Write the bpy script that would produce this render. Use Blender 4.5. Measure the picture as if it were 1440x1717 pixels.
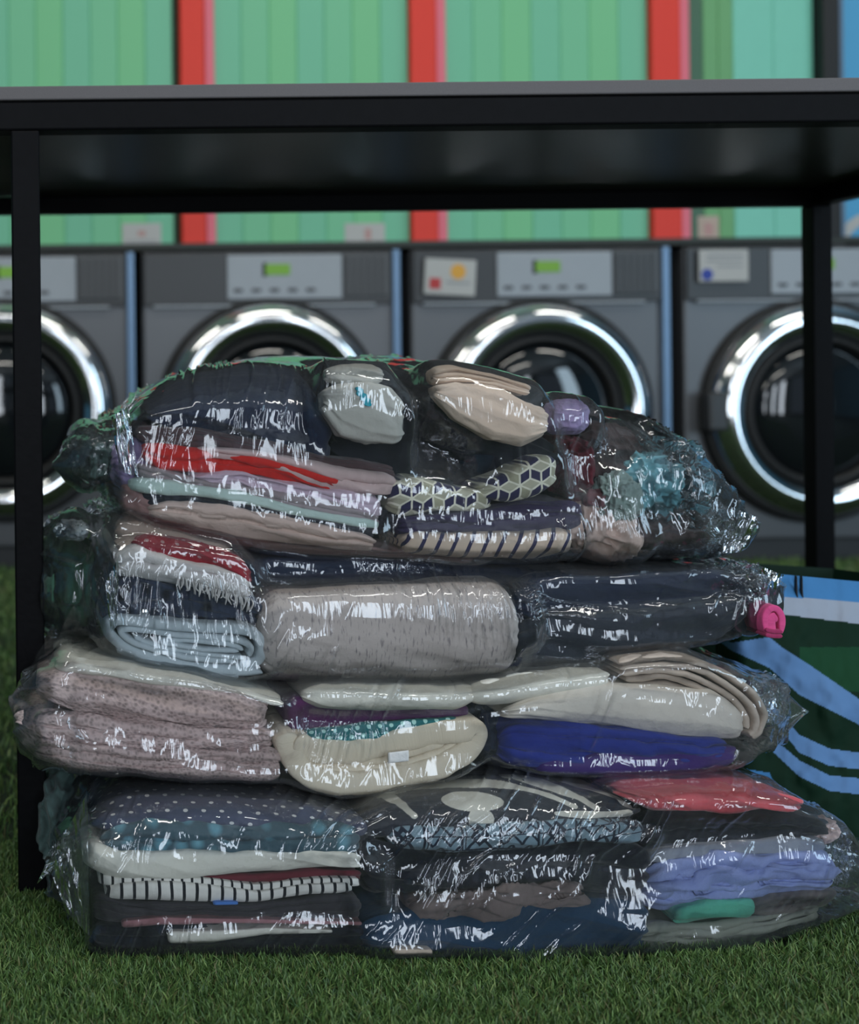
import bpy, bmesh, math, random
import numpy as np
from mathutils import Vector, Matrix
from mathutils.bvhtree import BVHTree

for o in list(bpy.data.objects): bpy.data.objects.remove(o)
random.seed(4); RNG = np.random.RandomState(7)
C = bpy.context.scene.collection

# ------------------------------------------------------------------ camera
F, CX, CY, EYE, ROLL = 2000.0, 45.0, 640.0, 0.520, math.radians(0.6)
cam_d = bpy.data.cameras.new('camera'); cam = bpy.data.objects.new('camera', cam_d); C.objects.link(cam)
cam_d.sensor_fit = 'VERTICAL'; cam_d.sensor_height = 24.0; cam_d.sensor_width = 20.13
cam_d.lens = F/1717.0*24.0
cam_d.shift_x = (720-CX)/1717.0; cam_d.shift_y = -(858.5-CY)/1717.0
cam_d.clip_start = 0.02
cam.matrix_world = Matrix.Translation((0, 0, EYE)) @ Matrix.Rotation(math.pi/2, 4, 'X') @ Matrix.Rotation(-ROLL, 4, 'Z')
cam_d.dof.use_dof = True; cam_d.dof.focus_distance = 1.08; cam_d.dof.aperture_fstop = cam_d.lens/10.0
bpy.context.scene.camera = cam

# ------------------------------------------------------------------ world, lights, exposure
world = bpy.data.worlds.new('world'); bpy.context.scene.world = world; world.use_nodes = True
wb = world.node_tree.nodes['Background']; wb.inputs[0].default_value = (0.62, 0.78, 1.0, 1); wb.inputs[1].default_value = 0.30
def area(name, loc, target, sx, sy, power, col):
    d = bpy.data.lights.new(name, 'AREA'); d.shape = 'RECTANGLE'; d.size = sx; d.size_y = sy; d.energy = power; d.color = col
    o = bpy.data.objects.new(name, d); C.objects.link(o); o.location = loc
    o.rotation_euler = (Vector(target)-Vector(loc)).to_track_quat('-Z', 'Y').to_euler(); return o
area('shopfront_daylight', (1.35, -2.6, 1.3), (1.35, 0, 1.0), .38, 2.5, 36, (0.80, 0.90, 1.0))
area('shopfront_daylight', (2.45, -2.6, 1.3), (2.45, 0, 1.0), .38, 2.5, 36, (0.80, 0.90, 1.0))
area('shopfront_daylight', (-0.6, -2.6, 1.3), (-0.6, 0, 1.0), .5, 2.5, 42, (0.84, 0.92, 1.0))
area('side_fill_light', (4.2, -0.4, 1.3), (0.5, 1.6, 0.5), 0.9, 2.3, 50, (0.62, 0.83, 1.0))  # added bluish light from the right, brightens the plastic; no door is modelled
for lx, ly in ((-0.9, 2.2), (0.9, 2.2), (2.7, 2.2), (-0.3, 0.1), (1.5, 0.1)):
    area('ceiling_tube', (lx, ly, 2.6), (lx, ly, 0), 1.2, 0.12, 13, (1.0, 0.97, 0.90))
vs = bpy.context.scene.view_settings
vs.view_transform = 'Standard'; vs.look = 'None'; vs.gamma = 1.0; vs.use_curve_mapping = False
vs.exposure = -0.35

# ------------------------------------------------------------------ helpers
def Wv(px, py, Y):
    u = (px-CX)/F; v = (CY-py)/F; c, s = math.cos(ROLL), math.sin(ROLL)
    return (u*c+v*s)*Y, EYE+(-u*s+v*c)*Y
def Wp(px, py, Y):
    x, z = Wv(px, py, Y); return Vector((x, Y, z))
def lin(c): return tuple(((v/255)/12.92 if v/255 <= .04045 else ((v/255+.055)/1.055)**2.4) for v in c)
GAIN = 2.0
def alb(c, g=None):
    return tuple(min(.88, v*(g or GAIN)) for v in lin(c))
def _h(ix, iy, iz, seed):
    n = (ix*374761393 + iy*668265263 + iz*2147483647 + seed*974634777) & 0xffffffff
    n = ((n ^ (n >> 13))*1274126177) & 0xffffffff
    n = n ^ (n >> 16)
    return (n & 0xffff)/32767.5-1
def noise(x, y, z=None, seed=0):
    x, y = np.broadcast_arrays(np.asarray(x, float), np.asarray(y, float))
    z = np.zeros_like(x) if z is None else np.broadcast_to(z, x.shape)
    fx, fy, fz = np.floor(x), np.floor(y), np.floor(z)
    ix, iy, iz = fx.astype(np.int64), fy.astype(np.int64), fz.astype(np.int64)
    tx, ty, tz = x-fx, y-fy, z-fz
    tx = tx*tx*tx*(tx*(tx*6-15)+10); ty = ty*ty*ty*(ty*(ty*6-15)+10); tz = tz*tz*tz*(tz*(tz*6-15)+10)
    r = 0
    for a in (0, 1):
        for b in (0, 1):
            for c in (0, 1):
                r = r + _h(ix+a, iy+b, iz+c, seed)*(tx if a else 1-tx)*(ty if b else 1-ty)*(tz if c else 1-tz)
    return r
def fbm(x, y, z=None, seed=0, oct=3):
    r = 0; a = 1; t = 0
    for k in range(oct):
        r = r+a*noise(x*2**k, y*2**k, None if z is None else z*2**k, seed+k*17); t += a; a *= .5
    return r/t
def link(o, parent=None):
    C.objects.link(o)
    if parent is not None: o.parent = parent
    return o
def mesh_np(name, V, Q, mat=None, uv=None, col=None, smooth=True, parent=None, extra=None):
    """V (n,3), Q list/array of quads, extra = further polygons"""
    m = bpy.data.meshes.new(name)
    Q = np.asarray(Q, np.int32).reshape(-1, 4); nq = len(Q); extra = extra or []
    tot = nq*4+sum(len(e) for e in extra)
    m.vertices.add(len(V)); m.vertices.foreach_set('co', np.asarray(V, np.float32).ravel())
    m.loops.add(tot); lv = np.concatenate([Q.ravel()]+[np.asarray(e, np.int32) for e in extra]) if extra else Q.ravel()
    m.loops.foreach_set('vertex_index', lv)
    st = list(range(0, nq*4, 4)); p = nq*4; tots = [4]*nq
    for e in extra: st.append(p); tots.append(len(e)); p += len(e)
    m.polygons.add(nq+len(extra)); m.polygons.foreach_set('loop_start', st); m.polygons.foreach_set('loop_total', tots)
    m.polygons.foreach_set('use_smooth', [smooth]*(nq+len(extra)))
    if uv is not None:
        l = m.uv_layers.new(name='UVMap'); l.data.foreach_set('uv', np.asarray(uv, np.float32)[lv].ravel())
    if col is not None:
        a = m.color_attributes.new('Col', 'FLOAT_COLOR', 'POINT')
        c4 = np.ones((len(V), 4), np.float32); c4[:, :3] = col; a.data.foreach_set('color', c4.ravel())
    m.update(calc_edges=True); m.validate()
    if mat: m.materials.append(mat)
    o = bpy.data.objects.new(name, m); return link(o, parent)
def tag(o, label=None, cat=None, group=None, kind=None):
    if label: o['label'] = label
    if cat: o['category'] = cat
    if group: o['group'] = group
    if kind: o['kind'] = kind
    return o
def thing(name, label, cat, loc=(0, 0, 0), group=None):
    o = bpy.data.objects.new(name, None); o.empty_display_size = .05; o.location = loc; C.objects.link(o)
    return tag(o, label, cat, group)
def bm_obj(name, bm, mat, parent=None, smooth=False, loc=None):
    bmesh.ops.recalc_face_normals(bm, faces=bm.faces)
    m = bpy.data.meshes.new(name); bm.to_mesh(m); bm.free()
    if smooth: m.polygons.foreach_set('use_smooth', [True]*len(m.polygons))
    if mat: m.materials.append(mat)
    o = bpy.data.objects.new(name, m); link(o, parent)
    if loc is not None: o.location = loc
    return o
def box_bm(bm, lo, hi, bev=0.0, seg=2):
    r = bmesh.ops.create_cube(bm, size=1); vsx = r['verts']
    for v in vsx: v.co = Vector([(lo[i]+hi[i])/2+v.co[i]*(hi[i]-lo[i]) for i in range(3)])
    if bev: bmesh.ops.bevel(bm, geom=list({e for v in vsx for e in v.link_edges}), offset=bev, segments=seg, affect='EDGES', profile=.5)
def box(name, lo, hi, mat, parent=None, bev=0.0, off=(0, 0, 0)):
    bm = bmesh.new(); lo = [a-b for a, b in zip(lo, off)]; hi = [a-b for a, b in zip(hi, off)]
    box_bm(bm, lo, hi, bev); return bm_obj(name, bm, mat, parent)

# ------------------------------------------------------------------ materials
def newmat(name):
    m = bpy.data.materials.new(name); m.use_nodes = True; nt = m.node_tree
    return m, nt, nt.nodes['Principled BSDF']
def N(nt, t, **k):
    n = nt.nodes.new(t)
    for a, b in k.items(): setattr(n, a, b)
    return n
def plain(name, col, rough=.5, metal=0.0, var=.06, scale=30, bump=.0, spec=.5):
    m, nt, p = newmat(name); L = nt.links
    p.inputs['Roughness'].default_value = rough; p.inputs['Metallic'].default_value = metal; p.inputs['Specular IOR Level'].default_value = spec
    tc = N(nt, 'ShaderNodeTexCoord'); no = N(nt, 'ShaderNodeTexNoise'); no.inputs['Scale'].default_value = scale; no.inputs['Detail'].default_value = 4
    L.new(tc.outputs['Object'], no.inputs['Vector'])
    mx = N(nt, 'ShaderNodeMix', data_type='RGBA'); mx.inputs['A'].default_value = (*[c*(1-var) for c in col], 1); mx.inputs['B'].default_value = (*[min(1, c*(1+var)) for c in col], 1)
    L.new(no.outputs['Fac'], mx.inputs['Factor']); L.new(mx.outputs['Result'], p.inputs['Base Color'])
    if bump:
        b = N(nt, 'ShaderNodeBump'); b.inputs['Strength'].default_value = bump; b.inputs['Distance'].default_value = .002
        L.new(no.outputs['Fac'], b.inputs['Height']); L.new(b.outputs['Normal'], p.inputs['Normal'])
    return m
def cloth(name, col, g=None, weave=2200, bump=.35, var=.10, rough=.92, kind=None, col2=None, knit=0, k1=1.0, vcol=False, sheen=.15):
    """fabric; colours given as photographed sRGB; UV is in metres along the cloth"""
    m, nt, p = newmat(name); L = nt.links
    p.inputs['Roughness'].default_value = rough; p.inputs['Specular IOR Level'].default_value = .25
    p.inputs['Sheen Weight'].default_value = sheen
    a = alb(col, g); uv = N(nt, 'ShaderNodeTexCoord')
    n1 = N(nt, 'ShaderNodeTexNoise'); n1.inputs['Scale'].default_value = 26; n1.inputs['Detail'].default_value = 5
    L.new(uv.outputs['UV'], n1.inputs['Vector'])
    mx = N(nt, 'ShaderNodeMix', data_type='RGBA'); mx.inputs['A'].default_value = (*[c*(1-var) for c in a], 1); mx.inputs['B'].default_value = (*[min(.95, c*(1+var)) for c in a], 1)
    L.new(n1.outputs['Fac'], mx.inputs['Factor']); cur = mx.outputs['Result']
    if vcol:
        at = N(nt, 'ShaderNodeVertexColor', layer_name='Col'); cur = at.outputs['Color']
    if kind:
        b2 = (*alb(col2, g), 1)
        sx = N(nt, 'ShaderNodeSeparateXYZ'); L.new(uv.outputs['UV'], sx.inputs[0])
        def M(op, x, y=None, z=None):
            n = N(nt, 'ShaderNodeMath', operation=op)
            for i, q in enumerate((x, y, z)):
                if q is None: continue
                if isinstance(q, (int, float)): n.inputs[i].default_value = q
                else: L.new(q, n.inputs[i])
            return n.outputs[0]
        U, V_ = sx.outputs['X'], sx.outputs['Y']
        if kind == 'dots':
            s = k1; r = .30
            row = M('FLOOR', M('DIVIDE', V_, s*.8)); sh = M('MULTIPLY', M('MODULO', row, 2), .5)
            fu = M('SUBTRACT', M('FRACT', M('ADD', M('DIVIDE', U, s), sh)), .5); fv = M('MULTIPLY', M('SUBTRACT', M('FRACT', M('DIVIDE', V_, s*.8)), .5), .8)
            d = M('SQRT', M('ADD', M('MULTIPLY', fu, fu), M('MULTIPLY', fv, fv))); fac = M('LESS_THAN', d, r*.62)
        elif kind == 'smalldots':
            s = k1
            row = M('FLOOR', M('DIVIDE', V_, s*.6)); sh = M('MULTIPLY', M('MODULO', row, 2), .5)
            fu = M('SUBTRACT', M('FRACT', M('ADD', M('DIVIDE', U, s), sh)), .5); fv = M('MULTIPLY', M('SUBTRACT', M('FRACT', M('DIVIDE', V_, s*.6)), .5), .9)
            d = M('SQRT', M('ADD', M('MULTIPLY', fu, fu), M('MULTIPLY', fv, fv))); fac = M('LESS_THAN', d, .13)
        elif kind == 'stripes':
            wob = M('MULTIPLY', M('SUBTRACT', n1.outputs['Fac'], .5), .004)
            fac = M('LESS_THAN', M('FRACT', M('DIVIDE', M('ADD', M('ADD', U, wob), M('MULTIPLY', V_, .0)), k1)), .25)
        elif kind == 'slant':
            fac = M('LESS_THAN', M('FRACT', M('DIVIDE', M('ADD', U, M('MULTIPLY', V_, -.45)), k1)), .26)
        elif kind == 'fleck':
            nf = N(nt, 'ShaderNodeTexNoise'); nf.inputs['Scale'].default_value = 1.0; nf.inputs['Detail'].default_value = 3
            mp = N(nt, 'ShaderNodeMapping'); mp.inputs['Scale'].default_value = (420, 90, 1) if k1 > 0 else (90, 420, 1)
            L.new(uv.outputs['UV'], mp.inputs['Vector']); L.new(mp.outputs[0], nf.inputs['Vector'])
            fac = M('SMOOTH_MIN', M('MAXIMUM', M('MULTIPLY', M('SUBTRACT', nf.outputs['Fac'], .55), 6), 0), 1, .1)
        elif kind == 'blotch':
            nf = N(nt, 'ShaderNodeTexVoronoi'); nf.inputs['Scale'].default_value = k1; L.new(uv.outputs['UV'], nf.inputs['Vector'])
            fac = M('MINIMUM', M('MAXIMUM', M('MULTIPLY', M('SUBTRACT', .45, nf.outputs['Distance']), 4), 0), 1)
        m2 = N(nt, 'ShaderNodeMix', data_type='RGBA'); L.new(fac, m2.inputs['Factor']); L.new(cur, m2.inputs['A']); m2.inputs['B'].default_value = b2
        cur = m2.outputs['Result']
    L.new(cur, p.inputs['Base Color'])
    mp = N(nt, 'ShaderNodeMapping'); mp.inputs['Scale'].default_value = (weave, weave, 1); L.new(uv.outputs['UV'], mp.inputs['Vector'])
    if knit:
        v = N(nt, 'ShaderNodeTexVoronoi'); v.inputs['Scale'].default_value = knit; L.new(uv.outputs['UV'], v.inputs['Vector']); h = v.outputs['Distance']
        mk = N(nt, 'ShaderNodeMix', data_type='RGBA', blend_type='MULTIPLY'); mk.inputs['Factor'].default_value = .75
        rr = N(nt, 'ShaderNodeMapRange'); rr.inputs['From Min'].default_value = .12; rr.inputs['From Max'].default_value = .55; rr.inputs['To Min'].default_value = .45; rr.inputs['To Max'].default_value = 1.12
        L.new(v.outputs['Distance'], rr.inputs['Value']); L.new(cur, mk.inputs['A']); L.new(rr.outputs[0], mk.inputs['B']); L.new(mk.outputs['Result'], p.inputs['Base Color'])
    else:
        v = N(nt, 'ShaderNodeTexNoise'); v.inputs['Scale'].default_value = 1; v.inputs['Detail'].default_value = 2; L.new(mp.outputs[0], v.inputs['Vector']); h = v.outputs['Fac']
    n3 = N(nt, 'ShaderNodeTexNoise'); n3.inputs['Scale'].default_value = 60; n3.inputs['Detail'].default_value = 4; L.new(uv.outputs['UV'], n3.inputs['Vector'])
    b0 = N(nt, 'ShaderNodeBump'); b0.inputs['Strength'].default_value = .8; b0.inputs['Distance'].default_value = .004; L.new(n3.outputs['Fac'], b0.inputs['Height'])
    b = N(nt, 'ShaderNodeBump'); b.inputs['Strength'].default_value = bump; b.inputs['Distance'].default_value = .0015 if knit else .0006
    L.new(h, b.inputs['Height']); L.new(b0.outputs['Normal'], b.inputs['Normal']); L.new(b.outputs['Normal'], p.inputs['Normal'])
    return m
def film(name='clear_plastic_film'):
    m, nt, p = newmat(name); L = nt.links; nt.nodes.remove(p); out = nt.nodes['Material Output']
    tr = N(nt, 'ShaderNodeBsdfTransparent'); tr.inputs[0].default_value = (.945, .96, .965, 1)
    gl = N(nt, 'ShaderNodeBsdfGlossy'); gl.inputs['Roughness'].default_value = .075; gl.inputs[0].default_value = (.95, .97, 1, 1)
    df = N(nt, 'ShaderNodeBsdfDiffuse'); df.inputs[0].default_value = (.75, .8, .82, 1)
    tl = N(nt, 'ShaderNodeBsdfTranslucent'); tl.inputs[0].default_value = (.75, .8, .82, 1)
    ad = N(nt, 'ShaderNodeMixShader'); ad.inputs[0].default_value = .5; L.new(df.outputs[0], ad.inputs[1]); L.new(tl.outputs[0], ad.inputs[2])
    tc = N(nt, 'ShaderNodeTexCoord'); no = N(nt, 'ShaderNodeTexNoise'); no.inputs['Scale'].default_value = 24; no.inputs['Detail'].default_value = 3; no.inputs['Distortion'].default_value = .6
    mp = N(nt, 'ShaderNodeMapping'); mp.inputs['Scale'].default_value = (2.2, 1.2, .3); mp.inputs['Rotation'].default_value = (0, .35, 0)
    L.new(tc.outputs['Object'], mp.inputs['Vector']); L.new(mp.outputs[0], no.inputs['Vector'])
    bp = N(nt, 'ShaderNodeBump'); bp.inputs['Strength'].default_value = .25; bp.inputs['Distance'].default_value = .004; L.new(no.outputs['Fac'], bp.inputs['Height'])
    L.new(bp.outputs['Normal'], gl.inputs['Normal'])
    lw = N(nt, 'ShaderNodeFresnel'); lw.inputs['IOR'].default_value = 1.5; L.new(bp.outputs['Normal'], lw.inputs['Normal'])
    mu = N(nt, 'ShaderNodeMath', operation='MULTIPLY_ADD'); mu.use_clamp = True; L.new(lw.outputs[0], mu.inputs[0]); mu.inputs[1].default_value = 1.5; mu.inputs[2].default_value = .0
    haze = N(nt, 'ShaderNodeMixShader'); lw2 = N(nt, 'ShaderNodeLayerWeight'); lw2.inputs['Blend'].default_value = .25; hz_ = N(nt, 'ShaderNodeMath', operation='MULTIPLY_ADD'); hz_.inputs[1].default_value = .26; hz_.inputs[2].default_value = .008; L.new(lw2.outputs['Facing'], hz_.inputs[0]); L.new(hz_.outputs[0], haze.inputs[0]); L.new(tr.outputs[0], haze.inputs[1]); L.new(ad.outputs[0], haze.inputs[2])
    ms = N(nt, 'ShaderNodeMixShader'); L.new(mu.outputs[0], ms.inputs[0]); L.new(haze.outputs[0], ms.inputs[1]); L.new(gl.outputs[0], ms.inputs[2])
    L.new(ms.outputs[0], out.inputs['Surface']); return m

M_black = plain('black_powder_coat', (.004, .004, .005), .5, 0, .3, 120, .15, .08)
M_lam = plain('grey_laminate', alb((88, 84, 85), 1.25), .6, 0, .12, 900, .1)
M_under = plain('dark_laminate_underside', (.035, .036, .032), .28, 0, .05, 40)
M_steel = plain('grey_machine_steel', (.12, .123, .13), .38, .35, .05, 8)
M_dark = plain('dark_fascia', (.035, .036, .038), .4)
M_panel = plain('pale_control_panel', (.34, .37, .40), .4, 0, .05)
M_keypad = plain('ribbed_keypad', (.09, .095, .10), .5)
M_chrome = plain('chrome', (.80, .81, .82), .10, 1.0, .02)
M_doorglass = plain('dark_door_glass', (.008, .010, .012), .05, 0, .02, 5, 0, .8)
M_rubber = plain('black_rubber', (.01, .01, .01), .6)
M_blue_lit_side = plain('blue_lit_steel_side', (.16, .26, .40), .35, .3)  # blue light on the washers' right edges, put into the steel colour
M_green = [plain('green_wall_%s' % n, alb(c, 1.4), .5, 0, .04, 3) for n, c in (('mid', (100, 168, 128)), ('leaf', (102, 170, 121)), ('sea', (98, 166, 133)))]
M_olive = plain('olive_green_board', alb((95, 150, 98), 1.3), .5, 0, .05)
M_teal = plain('teal_board', alb((110, 182, 160), 1.3), .45, 0, .03)
M_dgreen = plain('dark_green_board', alb((55, 90, 68), 1.4), .5)
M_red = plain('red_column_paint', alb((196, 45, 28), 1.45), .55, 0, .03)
M_pink = plain('pink_lit_column_side', alb((205, 100, 115), 1.3), .5, 0, .03)  # lit right side of the red columns, put into a pink colour
M_blue = plain('blue_wall_paint', alb((70, 145, 185), 1.3), .5, 0, .03)
M_bluegrey = plain('blue_grey_trim', alb((80, 100, 120), 1.5), .5)
M_paper = plain('white_paper', (.5, .5, .48), .8, 0, .03)
M_wall = plain('pale_plaster', (.45, .46, .47), .8)
M_ceil = plain('ceiling_white', (.6, .6, .6), .8)
M_film = film()
def emis(name, col, s):
    m, nt, p = newmat(name); p.inputs['Base Color'].default_value = (0.02, .02, .02, 1); p.inputs['Emission Color'].default_value = (*col, 1); p.inputs['Emission Strength'].default_value = s; return m
M_disp = emis('lit_green_display', (.30, .75, .03), .42)

# ------------------------------------------------------------------ the room
YW = 3.36
def struct(o): o['kind'] = 'structure'; return o
floor = struct(box('floor', (-4.5, -2.9, -.05), (6.5, 4.2, 0), plain('grass_backing', (.010, .022, .007), .95, 0, .3, 60)))
ztopM = Wv(660, 411, YW)[1]
struct(box('wall_far', (-4.5, 4.15, -.05), (6.5, 4.25, 2.75), M_wall))
struct(box('wall_left', (-4.6, -2.9, 0), (-4.5, 4.15, 2.75), plain('left_blue_wall', (.10, .30, .45), .7)))
struct(box('wall_right', (6.5, -2.9, 0), (6.6, 4.15, 2.75), plain('blue_wall', (.10, .30, .45), .7)))
struct(box('ceiling', (-4.6, -2.9, 2.75), (6.6, 4.25, 2.85), M_ceil))
wf = struct(box('wall_front', (-4.6, -3.0, 0), (6.6, -2.9, .12), plain('sill_wall', (.30, .12, .08), .7)))
for x0, x1 in ((-4.6, -1.5), (.3, 1.0), (2.8, 3.4), (5.2, 6.6)):
    struct(box('wall_front_pier', (x0, -3.0, .12), (x1, -2.9, 2.75), M_wall, wf))

# back wall: boards between red columns
wall = bpy.data.objects.new('wall_back', None); C.objects.link(wall); struct(wall)
box('panel_backing', (-3.0, YW+.02, ztopM+.01), (6.4, YW+.05, 2.75), plain('wall_backing', (.05, .10, .06), .7), wall)
def xat(px, y=411): return Wv(px, y, YW)[0]
def boards(x0, x1, w, mats):
    n = max(1, round((x1-x0)/w)); w = (x1-x0)/n
    for i in range(n):
        bm = bmesh.new(); box_bm(bm, (-w/2+.0002, -.012, ztopM+.005), (w/2-.0002, .012, 2.74), .0022, 1)
        mt = mats[(i*7+int(x0*10)) % len(mats)]
        o = bm_obj('board', bm, mt, wall); o.location = (x0+(i+.5)*w, YW, 0)
cols = [(-82+0, -28), (303, 360), (685, 745), (1085, 1150)]
cols = [(xat(a), xat(b)) for a, b in cols]
pitch = cols[2][0]-cols[1][0]
edges = [cols[0][0]-pitch] + [c for c in cols[0]]
boards(cols[0][1], cols[1][0]-.02, .078, M_green[:]); boards(cols[1][1], cols[2][0], .078, M_green[:]); boards(cols[2][1], cols[3][0], .078, M_green[:])
boards(-3.0, cols[0][0], .078, M_green[:])
for a, b in cols:
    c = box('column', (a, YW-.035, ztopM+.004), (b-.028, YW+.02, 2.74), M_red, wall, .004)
    box('column_lit_side', (b-.026, YW-.028, ztopM+.004), (b, YW+.02, 2.74), M_pink, c, .002)
boards(xat(1153), xat(1178), .08, [M_dgreen]); boards(xat(1178), xat(1228), .045, [M_olive])
boards(xat(1228), xat(1362), .11, [M_teal])
box('post', (xat(1364), YW-.05, ztopM), (xat(1392), YW+.02, 2.74), M_rubber, wall, .004)
box('panel_joint', (xat(1392), YW-.02, ztopM), (xat(1410), YW+.02, 2.74), M_bluegrey, wall, .002)
boards(xat(1410), xat(1410)+2.4, .6, [M_blue])
# pale painted arc on the blue panel
aV = []; ac = Wp(1475, 430, YW-.02)
for i in range(25):
    t = math.radians(60+i*6)
    for r in (.100, .130): aV.append((ac.x+r*math.cos(t), YW-.014, ac.z+r*math.sin(t)))
mesh_np('painted_arc', np.array(aV), [[2*i, 2*i+1, 2*i+3, 2*i+2] for i in range(24)], M_paper, parent=wall, smooth=False)
box('shade_strip', (-3.0, YW-.05, ztopM-.012), (6.4, YW+.05, ztopM+.006), plain('dark_shade_strip', (.03, .035, .03), .6), wall)  # dark strip painting the shade between the wall foot and the washers
tag(box('ceiling_void', (0,0,0), (.01,.01,.01), M_wall, wall), None) if False else None

# notices pinned on the wall just above the washers
def notice(x0, y0, x1, y1, Y, label, marks, m=M_paper, tilt=0):
    a = Wp(x0, y1, Y); b = Wp(x1, y0, Y); c = (a+b)/2
    bm = bmesh.new(); box_bm(bm, (a.x-c.x, -.0008, a.z-c.z), (b.x-c.x, .0008, b.z-c.z), .0004, 1)
    o = bm_obj('notice', bm, m); o.location = c; o.rotation_euler = (0, tilt, 0); tag(o, label, 'notice')
    w, h = b.x-a.x, b.z-a.z
    for (u0, v0, u1, v1, mm, rnd) in marks:
        bm = bmesh.new()
        if rnd: 
            bmesh.ops.create_cone(bm, cap_ends=True, segments=20, radius1=(u1-u0)*w/2, radius2=(u1-u0)*w/2, depth=.0006)
            bmesh.ops.rotate(bm, verts=bm.verts, matrix=Matrix.Rotation(math.pi/2, 3, 'X'))
            bmesh.ops.translate(bm, verts=bm.verts, vec=((u0+u1)/2*w-w/2, -.0013, h/2-(v0+v1)/2*h))
        else: box_bm(bm, (u0*w-w/2, -.0016, h/2-v1*h), (u1*w-w/2, -.001, h/2-v0*h))
        bm_obj('printed_mark', bm, mm, o)
    return o
M_orange = plain('orange_print', (.75, .38, .05), .6); M_redp = plain('red_print', (.5, .04, .04), .6); M_bluep = plain('blue_print', (.03, .06, .35), .6); M_greyp = plain('grey_print', (.30, .31, .33), .7)
M_beige = plain('beige_card', (.50, .40, .33), .7); M_pinkp = plain('faded_red_print', (.50, .30, .28), .7)
notice(205, 374, 270, 411, YW-.013, 'small white notice on green wall left of the leftmost visible red column', [(.4, .35, .6, .6, M_pinkp, 0), (.1, .8, .9, .86, M_greyp, 0)])
notice(578, 374, 645, 411, YW-.013, 'small white notice on green wall left of the middle red column', [(.5, .25, .65, .75, M_pinkp, 0), (.1, .85, .9, .9, M_greyp, 0)])
notice(1170, 362, 1205, 409, YW-.013, 'narrow beige card on dark green boards right of rightmost red column', [(.3, .25, .7, .7, M_pinkp, 0)], M_beige)

# ------------------------------------------------------------------ washing machines
YM = 3.30
def ring_bm(prof, seg=72):
    bm = bmesh.new(); rows = []
    for (r, y) in prof: rows.append([bm.verts.new((r*math.cos(2*math.pi*k/seg), y, r*math.sin(2*math.pi*k/seg))) for k in range(seg)])
    for a, b in zip(rows, rows[1:]):
        for k in range(seg): bm.faces.new((a[k], a[(k+1) % seg], b[(k+1) % seg], b[k]))
    return bm, rows
ztm = ztopM-.018
def washer(px, label, has_disp=True):
    cx = Wv(px, 690, YM)[0]; t = thing('washing_machine', label, 'washing machine', (cx, YM+.33, 0), 'row of grey washing machines along the back')
    hw = .352; o = (0, .33, 0)
    def b(n, lo, hi, m, p=t, bev=0.0): return box(n, lo, hi, m, p, bev, o)
    body = b('body', (-hw, .012, .06), (hw, .66, ztm), M_steel, t, .008)
    b('side_panel', (hw-.012, -.004, .06), (hw+.010, .02, ztm), M_blue_lit_side, t, .004)
    b('kick_plate', (-hw+.01, .03, 0), (hw-.01, .64, .06), M_dark)
    fz = ztm-.150
    b('fascia', (-hw+.004, .0, fz), (hw-.014, .016, ztm-.004), M_dark, t, .003)
    b('trim_strip', (-hw+.03, -.004, fz-.006), (hw-.06, .010, fz+.001), M_panel, t, .002)
    pn = b('control_panel', (-.118, -.006, fz+.015), (.200, .004, fz+.138), M_panel, t, .003)
    if has_disp: b('display', (-.012, -.009, fz+.082), (.056, -.005, fz+.112), M_disp, pn, .002); b('display_hood', (-.02, -.0075, fz+.078), (-.008, -.005, fz+.115), M_rubber, pn)
    for k in range(5): b('button', (-.10+k*.05, -.009, fz+.035), (-.075+k*.05, -.005, fz+.045), M_keypad, pn, .001)
    kp = b('keypad_panel', (.206, -.004, fz+.02), (hw-.024, .004, fz+.138), M_keypad, t, .002)
    for k in range(6): b('rib', (.212+k*.019, -.007, fz+.025), (.222+k*.019, -.003, fz+.133), M_dark, kp)
    # round door
    dz = Wv(px, 688, YM)[1]; R = .300
    d = bpy.data.objects.new('door', None); link(d, t); d.location = (0, -.33, dz)
    bm, rows = ring_bm([(R+.012, .012), (R+.010, -.006), (R, -.014), (R-.004, -.012)]); bm_obj('door_surround', bm, M_rubber, d, True)
    bm, rows = ring_bm([(R-.004, -.010), (R-.012, -.036), (R-.035, -.056), (R-.062, -.058), (R-.082, -.044), (R-.092, -.020), (R-.094, .0)]); bm_obj('chrome_ring', bm, M_chrome, d, True)
    bm, rows = ring_bm([(R-.094, -.030), (R-.100, -.040), (R-.112, -.036), (R-.118, -.010)]); bm_obj('gasket', bm, M_rubber, d, True)
    prof = [(max(.001, (R-.118)*math.sin(a)), -.012-.05*math.cos(a)) for a in np.linspace(math.pi/2, 0.004, 12)]
    bm, rows = ring_bm(prof); bm.faces.new(rows[-1][::-1]); bm_obj('door_glass', bm, M_doorglass, d, True)
    bm = bmesh.new(); box_bm(bm, (-R-.018, -.05, -.055), (-R+.045, .0, .055), .01); bm_obj('door_handle', bm, M_dark, d)
    return t
washer(8, 'grey front-loading washer at the left edge, partly behind the front table leg')
washer(454, 'grey front-loading washer second from left, above the left half of the pile')
washer(906, 'grey front-loading washer third from left, with a white card at its upper left')
washer(1365, 'grey front-loading washer at the right, behind the thin back table leg')
washer(-440, 'grey front-loading washer out past the left end of the row'); washer(1818, 'grey front-loading washer out past the right end of the row')
notice(712, 434, 797, 495, YM-.012, 'white card with orange dot and red spot on third washer', [(.50, .18, .80, .5, M_orange, 1), (.1, .55, .32, .85, M_redp, 0), (.42, .62, .9, .68, M_greyp, 0)], tilt=.06)
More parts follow.
